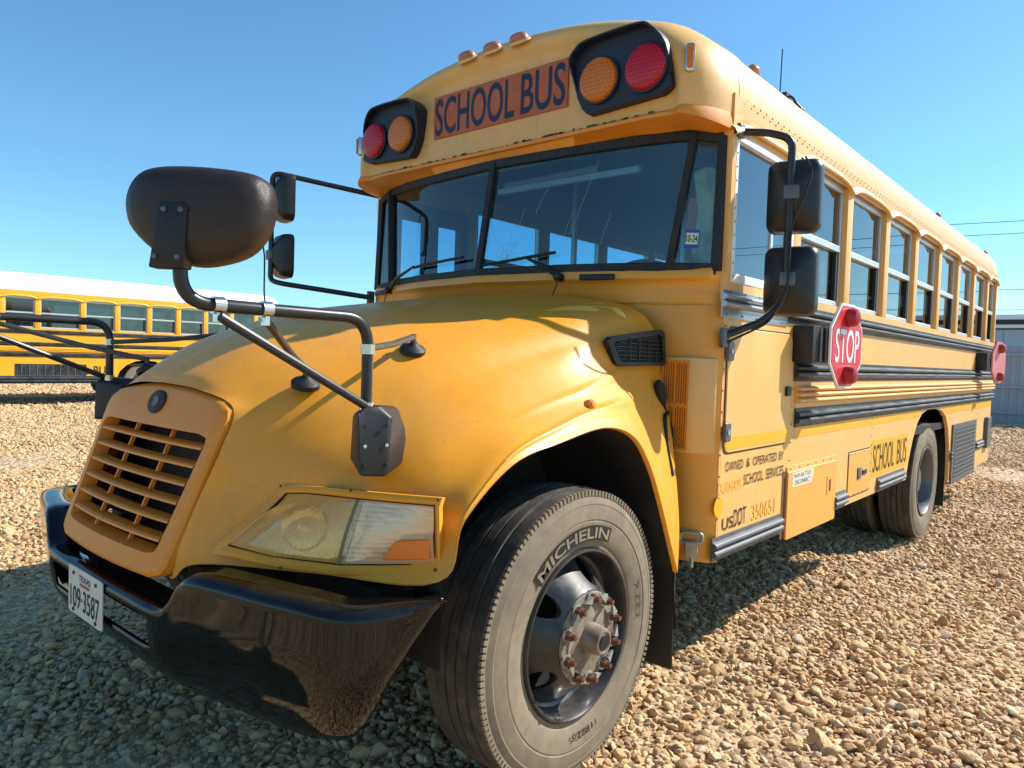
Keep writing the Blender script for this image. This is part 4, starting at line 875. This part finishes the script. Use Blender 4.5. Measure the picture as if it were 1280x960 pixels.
# ---- headlights (traced corner points on the slanted corner of the nose)
def hl_plane(u, v):   # u 0..1 along the lamp from nose to side, v 0..1 up
    B = [(.60, -1.032, .898), (.72, -.965, .878), (.89, -.845, .866), (1.0, -.765, .874), (1.115, -.69, .888)]
    T = [(.60, -.925, 1.035), (.72, -.865, 1.047), (.90, -.790, 1.047), (1.0, -.745, 1.047), (1.115, -.70, 1.050)]
    k = [0, .23, .56, .78, 1.0]
    b = np.array([np.interp(u, k, [q[i] for q in B]) for i in range(3)]); t = np.array([np.interp(u, k, [q[i] for q in T]) for i in range(3)])
    return Vector(b * (1 - v) + t * v) + Vector((.5, -.84, .22)).normalized() * .010
HN = Vector((.50, -.84, .22)).normalized()
for s in (1, -1):
    hl = group_part('headlight', bus); fl = lambda p: Vector((p.x * s, p.y, p.z))
    def patch(name, u0, u1, v0, v1, off, mat, nu=12, nv=6, lean=.0):
        m = MB(); m.grid([[fl(hl_plane(u0 + (u1 - u0) * i / nu - lean * (j / nv), v0 + (v1 - v0) * j / nv) + HN * (off + .012 * math.sin(math.pi * i / nu) * math.sin(math.pi * j / nv))) for i in range(nu + 1)] for j in range(nv + 1)]); return m.build(name, mat, hl)
    # bezel: raised ring around the lamp
    def loop(e, off, r=.1):
        L = []; n = 10
        pts = [(-e * .9, -e * 1.6)] 
        seq = [(u, -e * 1.9) for u in np.linspace(-e * 1.0, 1 + e * .35, n)] + [(1 + e * .35, v) for v in np.linspace(-e * 1.9, 1 + e * 1.6, n)[1:]] + [(u, 1 + e * 1.6) for u in np.linspace(1 + e * .35, .13 - e * .6, n)[1:]] + [(.13 - e * .6 + (-e * 1.0 - .13 + e * .6) * t, 1 + e * 1.6 + (-e * 1.9 - 1 - e * 1.6) * t) for t in np.linspace(0, 1, n)[1:-1]]
        for u, v in seq:
            uu = min(max(u, 0), 1); vv = min(max(v, 0), 1); p = hl_plane(uu, vv)
            du = hl_plane(1, .5) - hl_plane(0, .5); dv_ = hl_plane(.5, 1) - hl_plane(.5, 0); p = p + du * (u - uu) + dv_ * (v - vv); L.append(fl(p + HN * off))
        return L
    m = MB(); m.grid([loop(.095, -.02), loop(.085, .008), loop(.050, .011), loop(.012, .004), loop(.0, -.03)], True); m.build('bezel', hood_y, hl, ang=35)
    m = MB(); m.grid([loop(.011, .0055), loop(.004, .0045), loop(.0, -.02)], True); m.build('gap_shade_ring', rubber, hl, ang=35)  # dark ring painting in the shade of the recess gap around the lens
    patch('reflector', .04, .545, .03, .97, -.034, refl_d); patch('reflector', .56, .985, .03, .97, -.022, refl_m)
    bw = MB(); cpt_ = fl(hl_plane(.30, .48) + HN * -.022); bw.lathe([(.012, .070), (.002, .062), (-.004, .05), (-.01, .02), (-.012, .014), (.016, .013), (.020, 0)], cpt_, fl(HN), 28); bw.build('bulb_bowl', refl_m, hl)
    # lens with a slanted front corner
    m = MB(); nu, nv = 46, 10
    m.grid([[fl(hl_plane((.19 * (j / nv) ** 1.7) + (.555 - .19 * (j / nv) ** 1.7) * i / nu, j / nv) + HN * (.004 + .020 * math.sin(math.pi * j / nv) ** .7 + .008 * math.sin(math.pi * i / nu) + (.0012 if i % 2 else 0))) for i in range(nu + 1)] for j in range(nv + 1)]); m.build('headlamp_lens', lens_g, hl, ang=10)
    m = MB(); nu2, nv2 = 12, 26
    m.grid([[fl(hl_plane(.56 + .44 * i / nu2, j / nv2) + HN * (.006 + .012 * math.sin(math.pi * j / nv2) + (.0012 if j % 2 else 0))) for i in range(nu2 + 1)] for j in range(nv2 + 1)]); m.build('side_lens', lens_g2, hl, ang=10)
    m = MB(); m.grid([[fl(hl_plane(.545 + .02 * i, j / 8) + HN * (.019 + .012 * math.sin(math.pi * j / 8) - .014 * (1 - i % 2) * 0)) for i in range(2)] for j in range(9)]); m.build('lens_divider', pmat('lens_seam', (.22, .15, .06), .5), hl)
    m = MB(); m.prism([fl(hl_plane(u, v) + HN * .022) for u, v in ((.76, .06), (.985, .06), (.985, .42), (.81, .38))], [fl(hl_plane(u, v) + HN * .004) for u, v in ((.76, .06), (.985, .06), (.985, .42), (.81, .38))]); m.build('turn_signal', amb_h, hl, bevel=.003, segs=1)
    for u, v in ((.1, 1.13), (.5, 1.13), (1.022, 1.1), (1.022, -.1), (.3, -.16)):
        uu, vv = min(u, 1), min(max(v, 0), 1); p = hl_plane(uu, vv) + (hl_plane(1, .5) - hl_plane(0, .5)) * (u - uu) + (hl_plane(.5, 1) - hl_plane(.5, 0)) * (v - vv) + HN * .022
        m = MB(); m.lathe([(0, .005), (.004, .004), (.005, 0)], fl(p), fl(HN), 8); m.build('bezel_screw', rust, hl)

# ---- hood vent, latch, marker
for s in (1, -1):
    hv = group_part('hood_vent', bus); X = 1.006
    def vx(y): return s * (X + .006 - .035 * max(0, (.45 - y)) / .15)
    P = [(.325, 1.558), (.345, 1.575), (.70, 1.622), (.725, 1.61), (.75, 1.48), (.735, 1.466), (.40, 1.458), (.375, 1.468)]; I = [(.36, 1.552), (.372, 1.558), (.688, 1.600), (.702, 1.592), (.724, 1.49), (.715, 1.483), (.412, 1.476), (.398, 1.482)]
    m = MB(); m.grid([[(vx(y) - s * .012, y, z) for y, z in P], [(vx(y) + s * .012, y, z) for y, z in P], [(vx(y) + s * .012, y, z) for y, z in I], [(vx(y) - s * .004, y, z) for y, z in I]], True); m.build('vent_frame', plas, hv, ang=30)
    m = MB(); m.add([(vx(y) - s * .003, y, z) for y, z in I], [tuple(range(8))]); m.build('vent_screen', rubber, hv, smooth=False)
    for k in range(6):
        z = 1.492 + k * .0165; ya_ = .405 - (z - 1.48) * .42; yb_ = .72 - (z - 1.49) * .2; m = MB(); 
        if z < 1.555: m.prism([(vx(ya_), ya_, z), (vx(yb_), yb_, z), (vx(yb_) + s * .009, yb_, z - .004), (vx(ya_) + s * .009, ya_, z - .004)], [(vx(ya_), ya_, z + .003), (vx(yb_), yb_, z + .003), (vx(yb_) + s * .009, yb_, z - .001), (vx(ya_) + s * .009, ya_, z - .001)])
        else:
            ya_ = .372 + (z - 1.555) * 7.0; m.prism([(vx(ya_), ya_, z), (vx(yb_), yb_, z), (vx(yb_) + s * .009, yb_, z - .004), (vx(ya_) + s * .009, ya_, z - .004)], [(vx(ya_), ya_, z + .003), (vx(yb_), yb_, z + .003), (vx(yb_) + s * .009, yb_, z - .001), (vx(ya_) + s * .009, ya_, z - .001)])
        m.build('vent_louvre', tube_m, hv, smooth=False)
    for y in (.46, .53, .60, .67):
        m = MB(); m.bx(vx(y) + s * .002, vx(y) + s * .0075, y - .002, y + .002, 1.485, 1.575); m.build('vent_rib', tube_m, hv, smooth=False)
    lt = group_part('hood_latch', bus); a = Vector((s * 1.02, .69, 1.40)); b = Vector((s * 1.035, .80, 1.13)); 
    m = MB(); ts = np.linspace(0, 1, 13); rr = [.012, .024, .028, .027, .018, .013, .012, .012, .014, .022, .027, .025, .010]
    m.tube([a + (b - a) * t for t in ts], rr, 10); m.build('latch_strap', rubber, lt)
    m = MB(); m.tube(smoothpath([b + Vector((0, -.04, .13)), b + Vector((s * .02, -.10, .12)), b + Vector((s * .05, -.13, .0)), Vector((s * 1.125, .66, 1.0))], .05), .009, 8); m.build('latch_cable', rubber, lt)
    mk = MB(); p = hood_pt(7.0, 5.2); mk.lathe([(-.01, .022), (.012, .021), (.02, .012), (.022, 0)], (s * p.x, p.y, p.z), (s, 0, .25), 16); mk.build('fender_marker', marker_o, bus)
# ---- perforated vent box on the cab corner, tow hook below
vb = group_part('heater_vent', bus)
P = [(.985, .775), (1.125, .785), (1.15, .80), (1.205, .87), (1.205, .90), (.985, .90)]
m = MB(); m.prism([(x, y, 1.085) for x, y in P], [(x, y, 1.505) for x, y in P]); m.build('vent_box', body_y, vb, bevel=.006)
m = MB(); m.add([(.995, .7735, 1.10), (1.118, .7825, 1.10), (1.118, .7825, 1.492), (.995, .7735, 1.492)], [(0, 1, 2, 3)]); m.build('vent_plate', grille_y, vb, smooth=False)
hm = MB()
for blk in range(2):
    for cg in range(2):
        for i in range(5):
            for j in range(17):
                x = 1.004 + cg * .060 + i * .0105; z = 1.112 + blk * .193 + j * .0104 + (.0052 if i % 2 else 0); y = .7735 + (x - .995) * .0732 - .0008
                hm.add([(x + .0036 * math.cos(a), y, z + .0036 * math.sin(a)) for a in np.linspace(0, 2 * math.pi, 6, endpoint=False)], [tuple(range(6))])
o = hm.build('hole_shade_discs', pmat('hole_shade', (.05, .015, .005), .9), vb, smooth=False); o['kind'] = 'stuff'  # flat dark discs on the plate, painted as the shade inside its perforations
tk = group_part('tow_hook', bus); m = MB(); m.tube(smoothpath([(1.10, .80, .69), (1.10, .80, .735), (1.19, .83, .735), (1.19, .83, .695), (1.10, .80, .69)], .018), .008, 8); m.build('hook_loop', zinc, tk)
m = MB(); m.box((1.15, .812, .66), (.055, .02, .07), Matrix.Rotation(R(25), 3, 'Z')); m.build('hook_plate', pmat('worn_bracket', (.5, .4, .25), .6, noise=.3, nscale=40), tk, bevel=.004)
m = MB(); m.tube([(1.155, .81, .63), (1.155, .81, .585)], .008, 8); m.build('hook_bolt', zinc, tk)

# ---- wheels
for s in (1, -1):
    fw = front_wheel(bus, s, s * 1.15, 0.0, .50)
    if s > 0:
        xo = 1.1555; band(fw, 1.1552, 0, .50, .338, .392, 66, 138, letter_k, 'lettering_band')
        arc_text(fw, 'MICHELIN', xo + .0012, 0, .50, .345, .385, 136, 68, side_w, bold=.02)
        arc_text(fw, '11R22.5', xo + .0005, 0, .50, .345, .372, 286, 262, letter_k); arc_text(fw, 'XZE2', xo + .0005, 0, .5, .372, .395, 20, -4, pmat('sidewall_emboss', (.10, .085, .065), .8))
    rear_wheel(bus, s, s * 1.19, WB, .50)

# ---- stop arms
def stop_arm(y0, zc, face, lensm, lettered):
    sa = group_part('stop_arm', bus)
    m = MB(); m.bx(1.225, 1.33, y0 - .06, y0 + .26, zc - .095, zc + .095); m.build('arm_box', plas, sa, bevel=.006)
    m = MB(); m.bx(1.33, 1.338, y0 + .05, y0 + .06, zc - .09, zc + .09); m.bx(1.33, 1.338, y0 + .13, y0 + .145, zc - .09, zc + .09); m.build('hinge_plate', zinc, sa, smooth=False)
    c = Vector((1.385, y0 + .29, zc)); t = Vector((.05 if lettered else .14, 1, 0)).normalized(); n = Vector((t.y, -t.x, 0)); R0 = .247
    def oc(k, off): return [c + t * (R0 * k * math.cos(a)) + Vector((0, 0, R0 * k * math.sin(a))) + n * off for a in [R(22.5 + 45 * i) for i in range(8)]]
    m = MB(); m.prism(oc(1, .006), oc(1, -.006)); m.build('blade', white_p if lettered else face, sa, smooth=False)
    m = MB(); m.prism(oc(.945, .0085), oc(.945, .0062)); m.build('blade_face', face, sa, smooth=False)
    m = MB(); m.prism(oc(.99, -.0065), oc(.99, -.010)); m.build('blade_back', plas, sa, smooth=False)
    if lettered: text('stop_lettering', 'STOP', lambda u, v: c + t * (-.175 + .35 * u) + Vector((0, 0, -.09 + .18 * v)) + n * .0098, white_p, sa, .006)
    for k in (1, -1):
        m = MB(); cc = c + Vector((0, 0, .155 * k)) + n * .008
        m.lathe([(0, .052), (.03, .05), (.05, .04), (.058, .02), (.06, 0)], cc, n, 24); m.build('stop_lamp', lensm, sa)
    return sa
stop_arm(1.76, 1.60, stop_red, stop_lens, True); stop_arm(7.20, 1.60, stop_pink, pmat('stop_lamp_faded', (.30, .04, .06), .5), False)

# ---- cross-view mirrors on the fenders
def clamp(parent, p, d, r=.021):
    m = MB(); d = Vector(d).normalized(); p = Vector(p); m.lathe([(-.014, r), (.014, r), (.014, .0)], p, d, 14, cap0=True); o = d.orthogonal().normalized(); m.box(p + Vector((0, 0, -.025)), (.022, .012, .03)); m.build('clamp', chrome, parent, ang=30)
for s in (1, -1):
    cm = group_part('crossview_mirror', bus); X = s * .945; FW = -.12 if s < 0 else 0.0
    base = Vector((X, -.80, 1.20))
    m = MB(); hx = .905 * s                      # wedge shaped mount on the fender
    Fp = [(X + s * .045, -.872, 1.135), (X + s * .06, -.79, 1.125), (X + s * .06, -.775, 1.30), (X + s * .03, -.80, 1.335), (X + s * .02, -.85, 1.33), (X + s * .03, -.872, 1.31)]
    Bp = [(X - s * .10, -.80, 1.16), (X - s * .04, -.62, 1.15), (X - s * .06, -.62, 1.25), (X - s * .05, -.66, 1.32), (X - s * .06, -.76, 1.325), (X - s * .09, -.80, 1.30)]
    m.prism(Fp, Bp); m.build('mount', plas, cm, bevel=.012, segs=3)
    for k in range(3):
        for e in (-.862, -.795):
            bo = MB(); bo.lathe([(0, .006), (.004, .0055), (.005, 0)], (X + s * (.047 + (.012 if e > -.8 else 0)), e + .004, 1.165 + .055 * k), (s, -.3, 0), 8); bo.build('mount_bolt', chrome if k % 2 else plas, cm)
    path = smoothpath([(X, -.815, 1.27), (X, -.82, 1.33), (X, -.82, 1.578), (X, -1.17 + FW, 1.58), (X - s * .01, -1.355 + FW, 1.583), (X - s * .01, -1.345 + FW, 1.76)], .085, 10)
    m = MB(); m.tube(path, .0165, 14); m.build('arm', tube_m, cm)
    clamp(cm, (X, -1.265 + FW, 1.581), (0, 1, 0)); clamp(cm, (X, -1.14 + FW, 1.58), (0, 1, 0)); clamp(cm, (X, -.82, 1.49), (0, 0, 1)); clamp(cm, (X, -.82, 1.325), (0, 0, 1))
    m = MB(); m.tube([(X + s * .01, -1.265 + FW, 1.555), (X + s * .015, -.835, 1.33)], .012, 10); m.build('strut', tube_m, cm)
    f1 = Vector((s * .60, -.795, 1.385)); f2 = Vector((s * .705, -.44, 1.505))
    for a, f_ in ((Vector((X, -1.14 + FW, 1.555)), f1), (Vector((X - s * .02, -.82, 1.49)), f2)):
        m = MB(); m.tube([a, a * .45 + f_ * .55 + Vector((0, 0, .012)), f_ + Vector((0, 0, .035))], .0105, 10); m.tube([f_ + Vector((0, 0, .045)), f_ + Vector((0, 0, .0))], .010, 8); m.build('brace', pmat('worn_tube', (.09, .085, .08), .45, metal=.4, noise=.2, nscale=20), cm)
        nn = Vector((s * .32, -.12, .94)).normalized(); m = MB(); m.lathe([(-.01, .045), (.006, .046), (.014, .038), (.022, .018), (.03, .012), (.034, 0)], f_ - nn * .012, nn, 24); m.build('rubber_foot', rubber, cm)
    # head: shallow egg shaped shell seen from the back
    C = Vector((X - s * .005, -1.31 + FW, 1.787)); n = Vector((s * .66, -.75, .0)).normalized(); t = Vector((-n.y, n.x, 0)) * (1); up = Vector((0, 0, 1))
    if t.y < 0: t = -t
    rows = []; NS = 48
    OUT = [(92, -5), (92, -25), (84, -46), (60, -57), (0, -62), (-50, -60), (-76, -50), (-90, -28), (-92, -2), (-82, 24), (-48, 54), (-10, 65), (25, 62), (62, 48), (84, 22)]
    OC = cr([np.array((a / 545.0, -b / 555.0)) for a, b in OUT] + [np.array((OUT[0][0] / 545.0, -OUT[0][1] / 555.0))], 4)[:-1]; NS = len(OC)
    def outline(i, k): return t * (OC[i][0] * k) + up * (OC[i][1] * k)
    for k, d in ((.93, -.045), (.975, -.044), (1.0, -.036), (1.0, -.016), (.99, .0), (.97, .014), (.92, .028), (.83, .039), (.68, .048), (.48, .054), (.25, .057), (.02, .058)):
        rows.append([C + outline(i, k) + n * d for i in range(NS)])
    m = MB(); m.grid(rows, True); m.build('mirror_shell', plas_b, cm, ang=60)
    m = MB(); m.grid([[C + outline(i, k) + n * (-.040 - .03 * (1 - k * k)) for i in range(NS)] for k in (.94, .7, .4, .02)], True); m.build('mirror_lens', mirr, cm)
    pb = C + t * -.045 + up * -.045 + n * .042; rot = Matrix((t, up, n)).transposed()
    m = MB(); Q = [(-.045, -.085), (.035, -.085), (.045, .055), (.03, .062), (-.02, .062)]
    m.prism([pb + t * a + up * b + n * (.022 if b > 0 else .016) for a, b in Q], [pb + t * a + up * b + n * -.03 for a, b in Q]); m.build('bracket', plas, cm, bevel=.004)
    for a, b in ((-.03, -.06), (.022, -.06), (-.008, .045), (.03, .045)):
        m = MB(); m.lathe([(0, .007), (.004, .006), (.005, 0)], pb + t * a + up * b + n * (.022 if b > 0 else .018), n, 8); m.build('bracket_screw', step_r, cm)

# ---- side mirrors
def side_mirror(s, bx_, by_):
    sm = group_part('side_mirror', bus)
    T = Vector((s * bx_, by_, 0))
    path = smoothpath([(s * 1.215, .955, 2.505), (s * (bx_ - .08), by_ - .04 if s > 0 else by_ + .12, 2.50 if s > 0 else 2.58), (s * bx_, by_, 2.47 if s > 0 else 2.60), (s * bx_, by_, 1.78 if s > 0 else 1.92), (s * (bx_ - .07), by_ - .04 if s > 0 else by_ + .03, 1.68 if s > 0 else 1.90), (s * 1.222, .87, 1.60 if s > 0 else 1.84)], .06, 8)
    m = MB(); m.tube(path, .0165, 12); m.build('arm', tube_m, sm)
    m = MB(); m.box((s * 1.232, .87, 1.595 if s > 0 else 1.84), (.022, .05, .085)); m.box((s * 1.225, .955, 2.505), (.03, .05, .06)); m.build('arm_bracket', step_r, sm, bevel=.004)
    m = MB(); m.tube(smoothpath([(s * 1.24, .88, 1.575), (s * (bx_ - .05), by_ - .04, 1.67), (s * (bx_ + .02), by_ - .03, 1.82), (s * (bx_ + .022), by_ - .03, 2.08), (s * (bx_ + .08), by_ - .03, 2.22), (s * (bx_ + .10), by_ - .02, 2.32), (s * (bx_ + .06), by_, 2.385)], .05), .005, 6); m.build('cable', rubber, sm)
    for zc, h, w in ((2.238, .328, .235), (1.862, .315, .232)) if s > 0 else ((2.45, .30, .2), (2.08, .28, .2)):
        C = Vector((s * bx_, by_ + .035, zc)); n = Vector((s * .22, -.97, 0)).normalized(); t = Vector((n.y, -n.x, 0)) * (-1); up = Vector((0, 0, 1))
        rows = []
        for k, d in ((.93, -.085), (.99, -.085), (1.0, -.07), (.985, -.045), (.95, -.025), (.90, -.012), (.6, .012), (.3, .034), (.22, .038), (.02, .038)):
            L = rrect(-w / 2, w / 2, -h / 2, h / 2, .045, 5); rows.append([C + t * (a * k) + up * (b * k) + n * d for a, b in L])
        m = MB(); m.grid(rows, True); m.build('mirror_shell', pmat('mirror_shell_plastic', (.022, .021, .022), .35, noise=.25, nscale=9, bump=.12, bscale=350), sm, ang=50)
        L = rrect(-w / 2 * .94, w / 2 * .94, -h / 2 * .95, h / 2 * .95, .04, 5); m = MB(); m.add([C + t * a + up * b + n * -.083 for a, b in L], [tuple(range(len(L)))]); m.build('mirror_glass', mirr, sm, smooth=False)
        m = MB(); L = rrect(-.032, .032, -.03, .03, .008); m.prism([C + t * a + up * b + n * .056 for a, b in L], [C + t * a + up * b + n * .005 for a, b in L]); m.build('mirror_clamp', step_r, sm, bevel=.003)
side_mirror(1, 1.41, 1.08); side_mirror(-1, 1.60, .36)

# ---- interior
it = MB()
m = MB(); m.grid([[(x, pw_(x) + .03, 1.88) for x in np.linspace(-1.15, 1.15, 21)], [(x, pw_(x) + .30, 1.86) for x in np.linspace(-1.15, 1.15, 21)], [(x, 1.25, 1.80) for x in np.linspace(-1.15, 1.15, 21)], [(x, 1.25, 1.05) for x in np.linspace(-1.15, 1.15, 21)]]); m.build('dashboard', int_d, bus)
sw = group_part('steering_wheel', bus); q = Euler((R(-38), 0, 0)).to_matrix(); c = Vector((.62, 1.34, 1.86))
m = MB(); m.tube([c + q @ Vector((.22 * math.cos(a), .22 * math.sin(a), 0)) for a in np.linspace(0, 2 * math.pi, 41)], .016, 8, False); m.build('wheel_ring', plas, sw)
m = MB(); m.tube([c + q @ Vector((-.21, 0, 0)), c, c + q @ Vector((.21, 0, 0))], .014, 6); m.tube([c, c + q @ Vector((0, 0, -.5))], .03, 8); m.build('wheel_spokes', plas, sw)
def seat(x, y, w, zt):
    st_ = group_part('seat', bus); m = MB(); m.bx(x - w / 2, x + w / 2, y, y + .42, 1.38, 1.50); m.build('seat_cushion', seat_m, st_, bevel=.03); m = MB(); m.bx(x - w / 2, x + w / 2, y + .40, y + .50, 1.40, zt); m.build('seat_back', seat_m, st_, bevel=.03)
seat(.62, 1.62, .5, 2.06)
for k in range(8):
    y = 2.35 + .74 * k
    seat(.70, y, .92, 1.98); seat(-.70, y, .92, 1.98)
m = MB(); m.bx(.25, 1.15, 2.28, 2.31, 1.05, 2.05); m.build('driver_partition', int_d, bus, smooth=False)
m = MB(); m.bx(-1.15, -.25, 2.20, 2.23, 1.05, 2.0); m.build('stair_partition', int_d, bus, smooth=False)
m = MB(); m.bx(-.85, .85, 1.10, 1.16, 2.62, 2.80); m.bx(-1.12, 1.12, 1.0, 1.05, 2.56, 2.64); m.build('header_panel', int_l, bus, smooth=False)
m = MB(); m.tube([(-.2, 1.02, 2.46), (.42, 1.02, 2.47)], .02, 8); m.bx(-.2, .72, .95, .975, 2.40, 2.43); m.build('interior_mirror', int_l, bus, smooth=False)
m = MB(); m.bx(-.42, -.39, 1.95, 1.98, 1.0, 2.95); m.bx(.23, .26, 2.3, 2.33, 1.0, 2.95); m.build('stanchion', win_al, bus, smooth=False)
m = MB(); m.tube([(.98, 1.12, 2.40), (1.03, 1.13, 2.2), (1.0, 1.11, 2.0), (1.05, 1.12, 1.95)], [.05, .075, .06, .03], 10); m.build('hanging_cloth', vest, bus); m = MB(); m.tube([(.93, 1.15, 2.28), (.92, 1.15, 2.1), (.95, 1.15, 1.98)], [.035, .045, .02], 8); m.build('hanging_cloth', vest2, bus)

# ------------------------------------------------------------------ background bus
bx0 = -18.22
b2 = thing('school_bus', 'distant yellow school bus with white roof parked on the gravel at left', 'bus', (bx0, 0, 0), 'school buses in the yard')
P2 = [-.35, .42, 1.19, 1.97, 2.748, 3.462, 4.428, 5.211, 5.996, 6.747, 7.50, 8.25, 9.0]
ARC2 = [(5.15, .61), (5.22, .80), (5.38, .96), (5.6, 1.06), (5.85, 1.09), (6.1, 1.06), (6.3, .96), (6.45, .8), (6.52, .61)]
body_p2 = pmat('bright_bus_yellow', (0.82, 0.41, 0.02), .4, noise=.06, nscale=2)
body_p = body_p2
shell(b2, -1.2, 9.75, P2, .12, ARC2, roof_w, body_p2, body_p2, glass=g_side, sill=1.80, top=2.53, zm=2.15)
for a, b in ((1.67, 1.76), (1.38, 1.47), (1.13, 1.22)): rail('rub_rail', b2, 1, -1.2, 9.75, a, b, black_r)
rail('side_corrugation', b2, 1, -1.2, 9.75, 1.23, 1.37, body_p2, nb=3)
rail('skirt_rail', b2, 1, -1.2, 5.1, .50, .68, black_r, d=.03)
for y0, y1 in ((1.2, 2.65), (2.95, 4.45)):
    v_ = group_part('skirt_grille', b2); m = MB(); m.bx(1.2205, 1.227, y0, y1, .69, .96); m.build('grille_panel', black_r, v_, smooth=False)
    for y in np.arange(y0 + .12, y1, .16): m = MB(); m.bx(1.2272, 1.235, y, y + .02, .69, .96); m.build('grille_bar', step_r, v_, smooth=False)
side_text('lettering', 'SCHOOL', 3.75, 4.5, .72, .93, letter_k, b2, 1.2285, bold=.0); side_text('lettering', 'BUS', 4.62, 5.0, .72, .93, letter_k, b2, 1.2285, bold=.0)
rear_wheel(b2, 1, 1.17, 5.85, .5); rear_wheel(b2, -1, -1.17, 5.85, .5)
m = MB(); m.bx(-.45, -.35, -1, 9.4, .55, .8); m.bx(.35, .45, -1, 9.4, .55, .8); m.build('chassis_frame', dark, b2, smooth=False)
m = MB(); m.bx(.5, 1.185, 5.12, 6.55, 1.12, 1.14); m.build('rear_wheel_liner', liner, b2, smooth=False)
for k in range(12):
    y = -.9 + k * .85; m = MB(); m.bx(.25, 1.12, y, y + .1, 1.3, 2.0); m.bx(-1.12, -.25, y, y + .1, 1.3, 2.0); m.build('seat_back', seat_m, b2, smooth=False)

# ------------------------------------------------------------------ yard wall, building, wires
fence = thing('metal_fence', 'blue grey metal sheet fence behind the rear of the near bus', 'fence', (0, 24, 0))
for k in range(16):
    x = -9 + k * 1.1; m = MB(); n = 5; P = []
    for i in range(n): P += [(x + i * .22, 24.0), (x + i * .22 + .14, 24.0), (x + i * .22 + .16, 23.975), (x + i * .22 + .20, 23.975)]
    P.append((x + 1.1, 24.0)); m.grid([[(a, b - 24, z) for a, b in P] for z in (-.05, 2.32)]); o = m.build('panel', sheet_m, fence, smooth=False)
for z in (.28, 1.05, 2.02):
    m = MB(); m.bx(-9, 8.6, -.09, -.03, z, z + .07); m.build('rail', sheet_m, fence, smooth=False)
bl = thing('metal_building', 'pale flat roofed metal building beyond the fence', 'building', (0, 27, 0))
m = MB(); m.bx(-10, 10, 0, 6, -.05, 2.95); m.build('wall', sheet_l, bl, smooth=False)
m = MB(); m.bx(-10.2, 10.2, -.3, 6.2, 2.99, 3.10); m.build('fascia', white_p, bl, smooth=False); m = MB(); m.bx(-10.2, 10.2, -.22, -.1, 3.10, 3.26); m.build('gutter', black_r, bl, smooth=False); m = MB(); m.bx(-10.2, 10.2, -.5, 6.4, 3.26, 3.42); m.build('roof', white_p, bl, smooth=False)
for k in range(18): m = MB(); m.bx(-10 + k * 1.12, -9.96 + k * 1.12, -.006, -.001, 0, 2.95); m.build('wall_seam', sheet_m, bl, smooth=False)
for x in (-13.0, 32.0):
    p = thing('utility_pole', 'wooden utility pole carrying power lines beyond the fence' + (' at the right' if x > 0 else ' behind the bus'), 'pole', (x, 46, 0)); m = MB(); m.tube([(0, 0, -.1), (0, 0, 10.6)], [.16, .11], 10); m.build('post', wood_m, p); m = MB(); m.bx(-.06, .06, -.9, .9, 9.6, 9.72); m.build('crossarm', wood_m, p, smooth=False)
for za, zb, dy, pos in ((10.1, 9.5, -.8, 'highest'), (9.62, 9.35, .8, 'second highest'), (6.3, 6.6, 0, 'third highest'), (5.1, 5.8, 0, 'lowest')):
    pts = [(-13 + 45 * t, 46 + dy, za + (zb - za) * t - 1.1 * (4 * t * (1 - t)) * .35) for t in np.linspace(0, 1, 25)]
    m = MB(); m.tube(pts, .017, 5); tag(m.build('power_line', wire_m), 'thin black power line, ' + pos + ' of those crossing the sky at right', 'wire', 'power lines at right')
